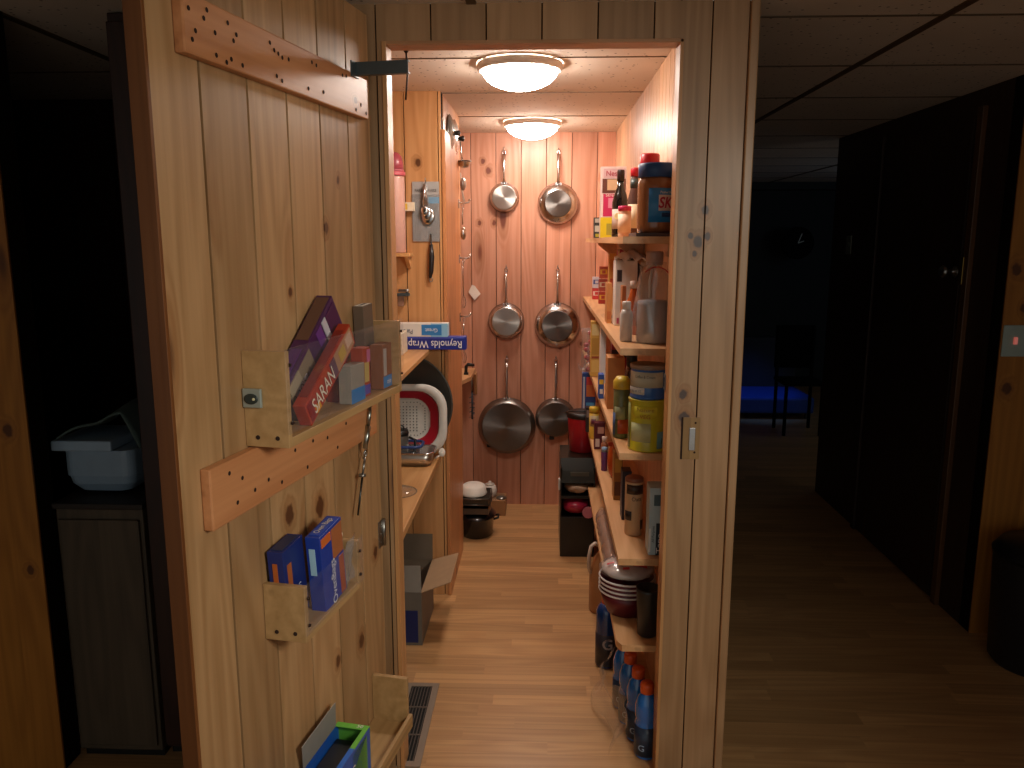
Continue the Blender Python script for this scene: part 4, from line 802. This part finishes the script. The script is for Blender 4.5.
b = B(); b.lathe([(.03, 0), (.034, .004), (.037, .11), (.036, .113)], seg=28); b.build('mug_body', M('#6a6660', .35, .4), t)
b = B(); b.lathe([(.038, .11), (.039, .118), (.034, .132), (.001, .132)], seg=28); b.build('lid', m_black, t)
b = B(); b.tube([(.036, 0, .03), (.06, 0, .035), (.064, 0, .09), (.038, 0, .1)], .006); b.build('handle', m_black, t)
b = B(); b.lathe([(.0365, .04), (.0385, .04), (.0385, .09), (.0365, .09)], seg=12, cap=False, a0=R(-150), a1=R(-95)); b.build('green_band', M('#b8d030', .4), t)
b = B(); b.tube([(.02 * math.cos(a) , -.005 + .006 * math.sin(2 * a), .138 + .012 * math.sin(a)) for a in [k * .5236 for k in range(12)]], .003, 6, True); b.build('carry_loop', m_black, t)
t = thing('spatula', 'white spoon rest leaning beside the right corner of the baking tin', 'spoon', (-.405, 3.14, .645), (R(-8), 0, 0))
b = B(); b.ell((0, 0, .03), (.014, .006, .018), 16, 8); b.build('bowl', m_white, t)
b = B(); b.tube([(-.004, 0, .02), (-.03, .01, .004)], .004); b.build('handle', m_white, t)
t = thing('glass_plate', 'clear round glass plate lying flat on the alcove counter', 'plate', (-.52, 2.72, .6402)); b = B(); b.lathe([(.075, 0), (.078, .003), (.06, .012), (.02, .02), (.001, .021)], seg=36, cap=False); b.build('glass', m_glass, t)
b = B(); b.tube([(.077 * math.cos(a), .077 * math.sin(a), .003) for a in [k * math.pi / 18 for k in range(36)]], .002, 6, True); b.build('rim', m_glass, t)
# on the partition boards
t = thing('spoon_set', 'set of metal measuring spoons on a grey card hanging on the partition boards', 'spoons', (-.468, 3.268, 1.755))
b = B(); b.box(-.056, .052, -.003, 0, -.235, 0, .001); b.build('backing_card', M('#b4b0ac', .35, .2), t)
b = B(); b.box(-.058, .054, -.006, -.003, -.23, -.05, .002); b.build('blister', m_film, t)
b = B(); b.box(.01, .052, -.0042, -.003, -.085, -.06); b.build('blue_flash', M('#6aa4c8', .4), t)
lettering(t, 'FARBERWARE', (-.002, -.0034, -.035), (1, 0, 0), (0, 0, 1), .016, M('#3a3834', .5), .085)
for k, (rx, rz, L, dx) in enumerate(((.027, .034, .10, .008), (.021, .027, .09, .002), (.016, .02, .08, -.004))):
    b = B(); b.ell((dx, -.012 - .005 * k, -.035 - L), (rx, .006, rz), 18, 8); b.tube([(dx - .004, -.012 - .005 * k, -.035 - L + rz * .8), (-.002, -.012 - .005 * k, -.012)], [.005, .006], 8); b.build('spoon', m_chrome, t)
b = B(); b.tube([(0, 0, -.004), (0, -.02, .0), (0, -.022, .014)], .002, 6); b.build('hook', m_steel, t)
t = thing('kitchen_knife', 'peeler with a black handle hanging below the measuring spoons', 'peeler', (-.450, 3.262, 1.52))
b = B(); b.tube([(0, -.006, -.012), (.002, -.008, -.06), (-.002, -.008, -.12), (-.006, -.006, -.145)], [.007, .011, .010, .006], 12); b.build('handle', M('#1a1a1c', .35), t)
b = B(); b.box(-.004, .004, -.007, -.004, -.014, .03, .001); b.build('blade', m_chrome, t)
b = B(); b.tube([(-.003 + .007 * math.cos(a), -.006, -.152 + .008 * math.sin(a)) for a in [k * .5236 for k in range(12)]], .0022, 6, True); b.build('end_ring', m_steel, t)
t = thing('wall_shelf', 'small narrow pine ledge on the partition boards left of the measuring spoons', 'shelf', (-.60, 3.268, 1.475)); b = B(); b.box(-.1, .075, -.09, 0, -.014, 0, .001); b.build('board', m_counter, t)
b = B(); b.prism([(0, 0), (-.07, 0), (0, -.05)], .014, ((.05, 0, -.014), (0, 1, 0), (0, 0, 1))); b.build('bracket', m_counter, t)
t = bottle('canister', 'tall pale pink canister standing on the narrow ledge', 'canister', (-.585, 3.215, 1.4752), [(.036, 0), (.04, .005), (.04, .29), (.037, .3)], M('#d8a898', .4), [(.043, .298), (.044, .3), (.044, .313), (.04, .315), (.001, .315)], M('#d0606a', .4), capname='lid', seg=28)
t = thing('plastic_cup', 'pink translucent cup turned over on the pink canister lid', 'cup', (-.582, 3.215, 1.7912)); b = B(); b.lathe([(.034, 0), (.034, .03), (.028, .055), (.015, .07), (.001, .074)], seg=26); b.build('cup_body', M('#a84a54', .3), t)
b = B(); b.lathe([(.035, 0), (.037, .002), (.035, .006)], seg=26, cap=False); b.build('rim', M('#c8707a', .35), t)
carton('match_box', 'small cream box with a yellow mark on the partition beside the measuring spoons', 'box', (-.538, 3.255, 1.64), (.05, .022, .034), '#e4d4b8', panels=[('F', .1, .45, .15, .85, '#e0b83a')])
t = thing('clothes_clip', 'black metal clamp clipped to the boards above the alcove shelf', 'clip', (-.56, 3.262, 1.31))
b = B(); b.box(-.03, .02, -.03, 0, -.008, .004, .002); b.build('lower_jaw', m_blackm, t)
b = B(); b.box(-.025, .012, -.026, -.002, .008, .02, .002); b.build('upper_jaw', m_steel, t)
b = B(); b.tube([(.01, -.015, .0), (.012, -.015, .02)], .006); b.build('pivot', m_steel, t)
b = B(); b.box(-.03, -.005, -.016, -.004, -.05, -.008, .002); b.build('grip', M('#8a6a58', .4), t)
# utensils and lids on the side of the partition
rows = [(3.74, 1.69), (3.74, 1.44), (3.74, 1.17)]
for i, (y, z) in enumerate(rows):
    nm = ['top', 'middle', 'lowest'][i]
    t = thing('utensil_hook', 'steel double hook on the partition side, ' + nm + ' of three', 'hook', (-.3875, y, z), group='utensil hooks')
    b = B(); b.box(0, .004, -.012, .012, -.02, .02, .001); b.build('back_plate', m_chrome, t)
    b = B(); b.tube([(.004, 0, .005), (.03, 0, .003), (.046, 0, .006), (.05, 0, .014)], .0035, 8); b.ell((.05, 0, .016), (.0055, .0055, .0055), 10, 6); b.build('prong', m_chrome, t)
for i, (lb, z, L, kind) in enumerate((('slotted steel spoon hanging from the top partition hook', 1.69, .13, 0), ('long thin steel skewer loop hanging from the middle partition hook', 1.44, .2, 1), ('steel whisk hanging from the lowest partition hook', 1.17, .19, 1))):
    t = thing(['slotted_spoon', 'skewer', 'whisk'][i], lb, 'utensil', (-.362, 3.725, z - .004))
    b = B(); b.tube([(-.004 + .005 * math.cos(a), 0, -.004 + .009 * math.sin(a)) for a in [k * .5236 for k in range(12)]], .0018, 6, True); b.tube([(-.004, 0, -.012), (-.008, -.003, -.05), (-.006, 0, -L + .04)], .003); b.build('handle', m_chrome, t)
    b = B()
    if kind == 0: b.ell((-.004, 0, -L), (.014, .018, .03), 14, 8)
    else:
        for k in range(4):
            a = k * math.pi / 4; b.tube([(-.006, 0, -L + .045)] + [(-.006 + .012 * math.sin(q) * math.cos(a), .012 * math.sin(q) * math.sin(a), -L + .04 - .07 * q / math.pi) for q in (.5, 1., 1.6, 2.2, 2.8)], .0011, 5)
    b.build('working_end', m_chrome, t)
for i, (y, z, r_, lb) in enumerate(((3.50, 1.99, .075, 'glass pan lid leaning at the top of the reddish board, nearer the doorway'), (3.68, 1.99, .08, 'steel pan lid leaning at the top of the reddish board, further back'))):
    t = thing('pan_lid', lb, 'lid', (-.3985, y, z - .02), (0, 0, 0), group='pan lids above the reddish board')
    b = B(); b.lathe([(r_, .001), (r_ + .003, .004), (r_ - .003, .008), (r_ * .6, .02), (.001, .026)], (0, 0, 0), 36, 'X', cap=False); b.build('lid_plate', [M('#8c9290', .2, .6), m_chrome][i], t)
    b = B(); b.lathe([(.008, .025), (.012, .036), (.012, .044), (.001, .048)], (0, 0, 0), 16, 'X'); b.build('knob', m_black, t)
t = thing('ladle', 'shiny steel ladle with a black rim hanging from the partition top', 'ladle', (-.386, 3.765, 1.9))
b = B(); b.tube([(.006, 0, .08), (.01, 0, .02), (.016, 0, -.02)], .004); b.tube([(.006, 0, .08), (.0, .0, .09)], .003); b.build('handle', m_chrome, t)
b = B(); b.lathe([(.03, 0), (.028, -.014), (.018, -.026), (.001, -.03)], (.024, 0, -.02), 20, cap=False); b.build('bowl', m_chrome, t)
b = B(); b.tube([(.024 + .03 * math.cos(a), .03 * math.sin(a), -.02) for a in [k * math.pi / 9 for k in range(18)]], .003, 6, True); b.build('rim', m_black, t)
t = thing('strainer', 'white handled strainer hanging under the ladle on the partition side', 'strainer', (-.384, 3.765, 1.80))
b = B(); b.tube([(.004, 0, .03), (.008, .0, -.03), (.02, -.004, -.1)], [.003, .004, .005]); b.build('handle', M('#d8ccc0', .4), t)
b = B(); b.ell((.016, 0, -.02), (.014, .026, .03), 16, 8); b.build('mesh_bowl', M('#a8a09a', .35, .6), t)
t = thing('wall_shelf', 'short pine shelf in the recess behind the partition with a black clamp on it', 'shelf', (0, 0, .81)); b = B(); b.prism([(-.5, 4.49), (-.5, 3.99), (-.43, 3.99), (-.378, 4.2), (-.378, 4.49)], .02, ((0, 0, -.02), (1, 0, 0), (0, 1, 0))); b.build('board', m_shelf, t)
b = B(); b.prism([(0, 0), (-.1, 0), (0, -.13)], .016, ((-.385, 4.485, -.02), (0, 1, 0), (0, 0, 1))); b.build('bracket', m_shelf, t)
t = thing('clamp', 'black clamp handle resting on the short recess shelf', 'clamp', (-.40, 4.26, .8102)); b = B(); b.tube([(-.012, 0, .006), (-.01, 0, .045), (0, 0, .055), (.035, 0, .052)], [.009, .009, .01, .008]); b.build('handle', m_black, t)
b = B(); b.box(-.022, .002, -.012, .012, 0, .012, .002); b.build('foot', m_black, t)
t = thing('brush', 'dark bristled brush hanging below the short recess shelf', 'brush', (-.384, 4.3, .76)); b = B(); b.tube([(0, 0, .028), (0, 0, -.06)], .004); b.build('handle', m_steel, t)
b = B()
for k in range(60): a = rg.uniform(0, 6.28); z = rg.uniform(-.2, -.06); b.tube([(0, 0, z), (.016 * math.cos(a), .016 * math.sin(a), z - .006)], .0012, 4)
b.tube([(0, 0, -.05), (0, 0, -.205)], .004); b.build('bristles', M('#38404a', .7), t)
t = thing('note_paper', 'small white folded paper tag on the back wall beside the partition', 'paper', (-.385, 4.497, 1.24)); b = B(); b.prism([(-.03, 0), (.004, -.045), (.038, -.01), (.006, .035)], .003, ((0, -.0035, 0), (1, 0, 0), (0, 0, 1))); b.prism([(-.03, 0), (.006, .035), (-.01, .04)], .002, ((0, -.006, 0), (1, 0, 0), (0, 0, 1))); b.build('folded_sheet', M('#e8dcd0', .6), t)
# open cardboard box under the counter
t = thing('cardboard_box', 'open cardboard box with a dark blue panel and raised flaps under the alcove counter', 'box', (-.56, 2.98, 0))
b = B(); b.box(-.14, .11, -.16, -.157, 0, .215); b.build('front_panel', M('#6e665c', .8), t)
b = B(); b.prism([(-.10, .012), (.095, .012), (.095, .142), (-.10, .142)], .001, ((0, -.161, 0), (1, 0, 0), (0, 0, 1))); b.build('blue_print', M('#16245c', .5), t)
b = B(); b.box(.107, .11, -.157, .16, 0, .215); b.box(-.14, -.137, -.157, .16, 0, .215); b.box(-.14, .11, .157, .16, 0, .215); b.box(-.137, .107, -.157, .157, 0, .004); b.build('box_sides', m_cardd, t)
b = B(); b.prism([(-.16, 0), (.16, 0), (.15, .12), (-.14, .12)], .003, ((.108, 0, .215), (0, 1, 0), (.93, 0, .3))); b.build('side_flap', m_card, t)
b = B(); b.prism([(-.14, 0), (.11, 0), (.11, .11), (-.14, .11)], .003, ((0, .158, .215), (1, 0, 0), (0, .1, .99))); b.build('back_flap', M('#6a5c4c', .8), t)
b = B(); b.prism([(-.14, 0), (.11, 0), (.105, .10), (-.135, .10)], -.003, ((0, -.158, .215), (1, 0, 0), (0, .18, .98))); b.build('front_flap', M('#8a8278', .8), t)
# floor vent
t = thing('floor_vent', 'beige metal floor register set in the pantry floor beside the door rack', 'vent', (-.40, 2.325, .0))
b = B(); x0, x1, y0, y1 = -.062, .05, -.225, .225
b.box(x0, x0 + .018, y0, y1, .0, .005, .001); b.box(x1 - .022, x1, y0, y1, .0, .005, .001); b.box(x0 + .018, x1 - .022, y0, y0 + .025, .0, .005); b.box(x0 + .018, x1 - .022, y1 - .02, y1, .0, .005); b.build('frame', M('#8a7a6a', .5, .2), t)
b = B(); b.box(x0 + .016, x1 - .02, y0 + .02, y1 - .018, 0.0005, .0015); b.build('dark_well', M('#0c0a08', .9), t)
for k in range(7):
    b = B(); x = x0 + .022 + k * .0105; b.box(x, x + .0028, y0 + .02, y1 - .018, .0015, .0045); b.build('louvre', M('#4a4038', .5), t)
for y in (-.07, .08): b = B(); b.box(x0 + .016, x1 - .02, y - .003, y + .003, .0015, .0048); b.build('crossbar', M('#5a4e44', .5), t)

# ------------------------------------------------------------ corridor on the right
d2 = bpy.data.objects.new('door_2', None); C.objects.link(d2); d2.location = (1.69, 3.72, 0); struct(d2)
b = B(); b.box(-.012, 0, -.40, .42, .01, 2.0, .001); b.build('door_leaf', m_darkY, d2)
b = B(); b.box(-.02, 0, -.475, -.435, 0, 2.03, .002); b.build('casing', wood('casing_wood', lin('#6a4420'), lin('#4e2e12'), .3, 'Y', 'Z'), d2)
b = B(); b.box(-.02, 0, .435, .475, 0, 2.03, .002); b.build('casing', m_darkY, d2)
b = B(); b.lathe([(.024, -.012), (.022, -.016), (.009, -.02), (.009, -.04), (.022, -.05), (.026, -.062), (.018, -.072), (.001, -.074)], (0, -.37, 1.40), 20, 'X'); b.build('knob', m_steel, d2)
b = B(); b.box(-.024, -.004, -.445, -.415, 1.35, 1.46, .002); b.build('strike', M('#7a6030', .3, .9), d2)
t = thing('light_switch', 'white light switch plate with a glowing red toggle on the right-hand pine boards', 'switch', (1.738, 2.9995, 1.16))
b = B(); b.box(-.044, .044, -.006, 0, -.058, .058, .002); b.build('plate', M('#a8b8b0', .4), t)
b = B(); b.box(-.006, .006, -.014, -.006, -.012, .014, .001); b.build('toggle', emit('neon_toggle', (1, .12, .08), .25), t)
t = thing('switch_plate', 'small pale switch plate far along the dark corridor wall', 'switch', (1.6895, 4.55, 1.50)); b = B(); b.box(-.005, 0, -.035, .035, -.05, .05, .001); b.build('plate', M('#7a8078', .5), t)
b = B(); b.box(-.01, -.005, -.005, .005, -.01, .01, .001); b.build('toggle', M('#5a5e58', .5), t)
t = thing('waste_bin', 'dark rounded waste bin standing at the right edge in front of the pine boards', 'bin', (1.80, 2.775, 0)); b = B(); b.lathe([(.13, 0), (.145, .02), (.16, .4), (.162, .42), (.155, .42), (.145, .03), (.001, .02)], seg=36, cap=False); b.build('bin_body', M('#18181c', .4), t)
b = B(); b.lathe([(.164, .41), (.166, .425), (.14, .46), (.001, .475)], seg=36); b.build('lid', M('#141418', .4), t)
# far dark room
t = thing('sofa', 'low seat lit blue by an added spot at the far end of the dark corridor', 'seat', (2.0, 7.1, 0))
b = B(); b.box(-.5, .35, -.25, .35, .05, .19, .02); b.build('seat_cushion', M('#2a4a9a', .7), t)
b = B(); b.box(-.5, .35, .3, .42, .05, .65, .03); b.build('seat_back', M('#2a2c34', .8), t)
for x in (-.46, .31): b = B(); b.box(x - .02, x + .02, -.22, -.18, 0, .05); b.build('leg', m_black, t)
lamp('seat_blue_spot', 'SPOT', (1.9, 6.75, 1.2), 9., (.08, .25, 1), .1, (R(18), 0, 0))  # blue spot added above the seat; there is no screen here
t = thing('side_chair', 'dark chair standing in front of the blue-lit seat in the far room', 'chair', (2.06, 6.4, 0))
b = B(); b.box(-.16, .16, -.16, .16, .40, .43, .01); b.build('seat', m_mattblack, t)
b = B(); b.box(-.16, .16, .14, .17, .5, .85, .01); b.build('backrest', m_mattblack, t)
for x in (-.14, .14):
    for y in (-.14, .14): b = B(); b.tube([(x, y, 0), (x, y, .4 if y < 0 else .85)], .014); b.build('leg', m_mattblack, t)
t = thing('wall_clock', 'dark wall clock with pale hands in the far dark room', 'clock', (2.56, 8.29, 1.50)); b = B(); b.lathe([(.15, -.02), (.16, -.03), (.16, 0)], (0, 0, 0), 32, 'Y'); b.build('face', m_mattblack, t)
b = B(); b.box(-.004, .004, -.036, -.032, 0, .1, 0, Matrix.Rotation(R(20), 4, 'Y')); b.build('hand', M('#c8ccc8', .4), t)
b = B(); b.box(-.004, .004, -.036, -.032, 0, .06, 0, Matrix.Rotation(R(70), 4, 'Y')); b.build('hand', M('#c8ccc8', .4), t)

# ------------------------------------------------------------ side room on the left
t = thing('low_cabinet', 'low weathered grey-brown cabinet in the dark room on the left', 'cabinet', (-1.245, 2.3, 0))
b = B(); b.box(-.125, .125, -.19, .2, .03, .78, .003); b.build('carcass', m_greyw, t)
b = B(); b.box(-.13, .13, -.2, .2, .78, .797, .003); b.build('top', M('#241a12', .6), t)
b = B(); b.box(-.115, .115, -.2, -.19, .05, .75, .003); b.build('door', m_greyw, t)
b = B(); b.box(-.12, .12, -.17, .19, 0, .03); b.build('plinth', m_black, t)
t = thing('plastic_basin', 'pale blue-white plastic tub on the low cabinet in the dark left room', 'tub', (-1.27, 2.26, .7985))
b = B()
def fn():
    rows = []
    for (s, z) in ((.04, 0), (.075, .01), (.093, .035), (.097, .06), (.101, .06), (.101, .135), (.095, .135)):
        rows.append([b.bm.verts.new((x, y, z)) for x, y in rrect(s, s * .95, min(s * .4, .03))])
    for A_, B_ in zip(rows, rows[1:]):
        for i in range(len(A_)): j = (i + 1) % len(A_); b.bm.faces.new((A_[i], A_[j], B_[j], B_[i]))
    b.bm.faces.new(rows[0][::-1]); b.bm.faces.new(rows[-1])
b.add(fn); b.build('tub_body', M('#8aa0b4', .4), t)
b = B(); b.box(-.125, .05, -.105, .1, .135, .165, .004); b.build('lid', M('#9ab0c4', .4), t)
t = thing('towel', 'grey-green towel draped over the pale tub in the dark left room', 'towel', (-1.25, 2.25, .965))
b = B(); b.grid(lambda i, j: (-.12 + .235 * i, -.1 + .19 * j, .004 + .075 * max(0, min(1, 1.5 * i)) ** 1.2 + .010 * math.sin(8 * i + 3 * j) - .11 * max(0, i - .8) * 5 * (1 - j) ), 20, 12); ob = b.build('towel_cloth', M('#4a5a56', .9, bump=.3), t); sm = ob.modifiers.new('solid', 'SOLIDIFY'); sm.thickness = .006; sm.offset = 1
t = thing('tall_cupboard', 'tall dark brown cupboard behind the free edge of the open door', 'cupboard', (-1.03, 2.3, 0))
b = B(); b.box(-.085, .075, -.17, .2, .03, 2.095, .003); b.build('carcass', m_dark, t)
b = B(); b.box(-.08, .07, -.188, -.17, .05, 2.07, .003); b.build('door', m_dark, t)
b = B(); b.box(-.08, .07, -.15, .19, 0, .03); b.build('plinth', m_black, t)
t2 = thing('cupboard_latch', 'small silver latch on the dark cupboard beside the open door', 'latch', (-.98, 2.109, .70)); b = B(); b.box(-.012, .012, -.006, .0025, -.02, .02, .002); b.build('plate', m_chrome, t2)
b = B(); b.tube([(-.004, -.006, .004), (-.012, -.018, .012), (-.014, -.018, .022)], .004); b.build('lever', m_chrome, t2)
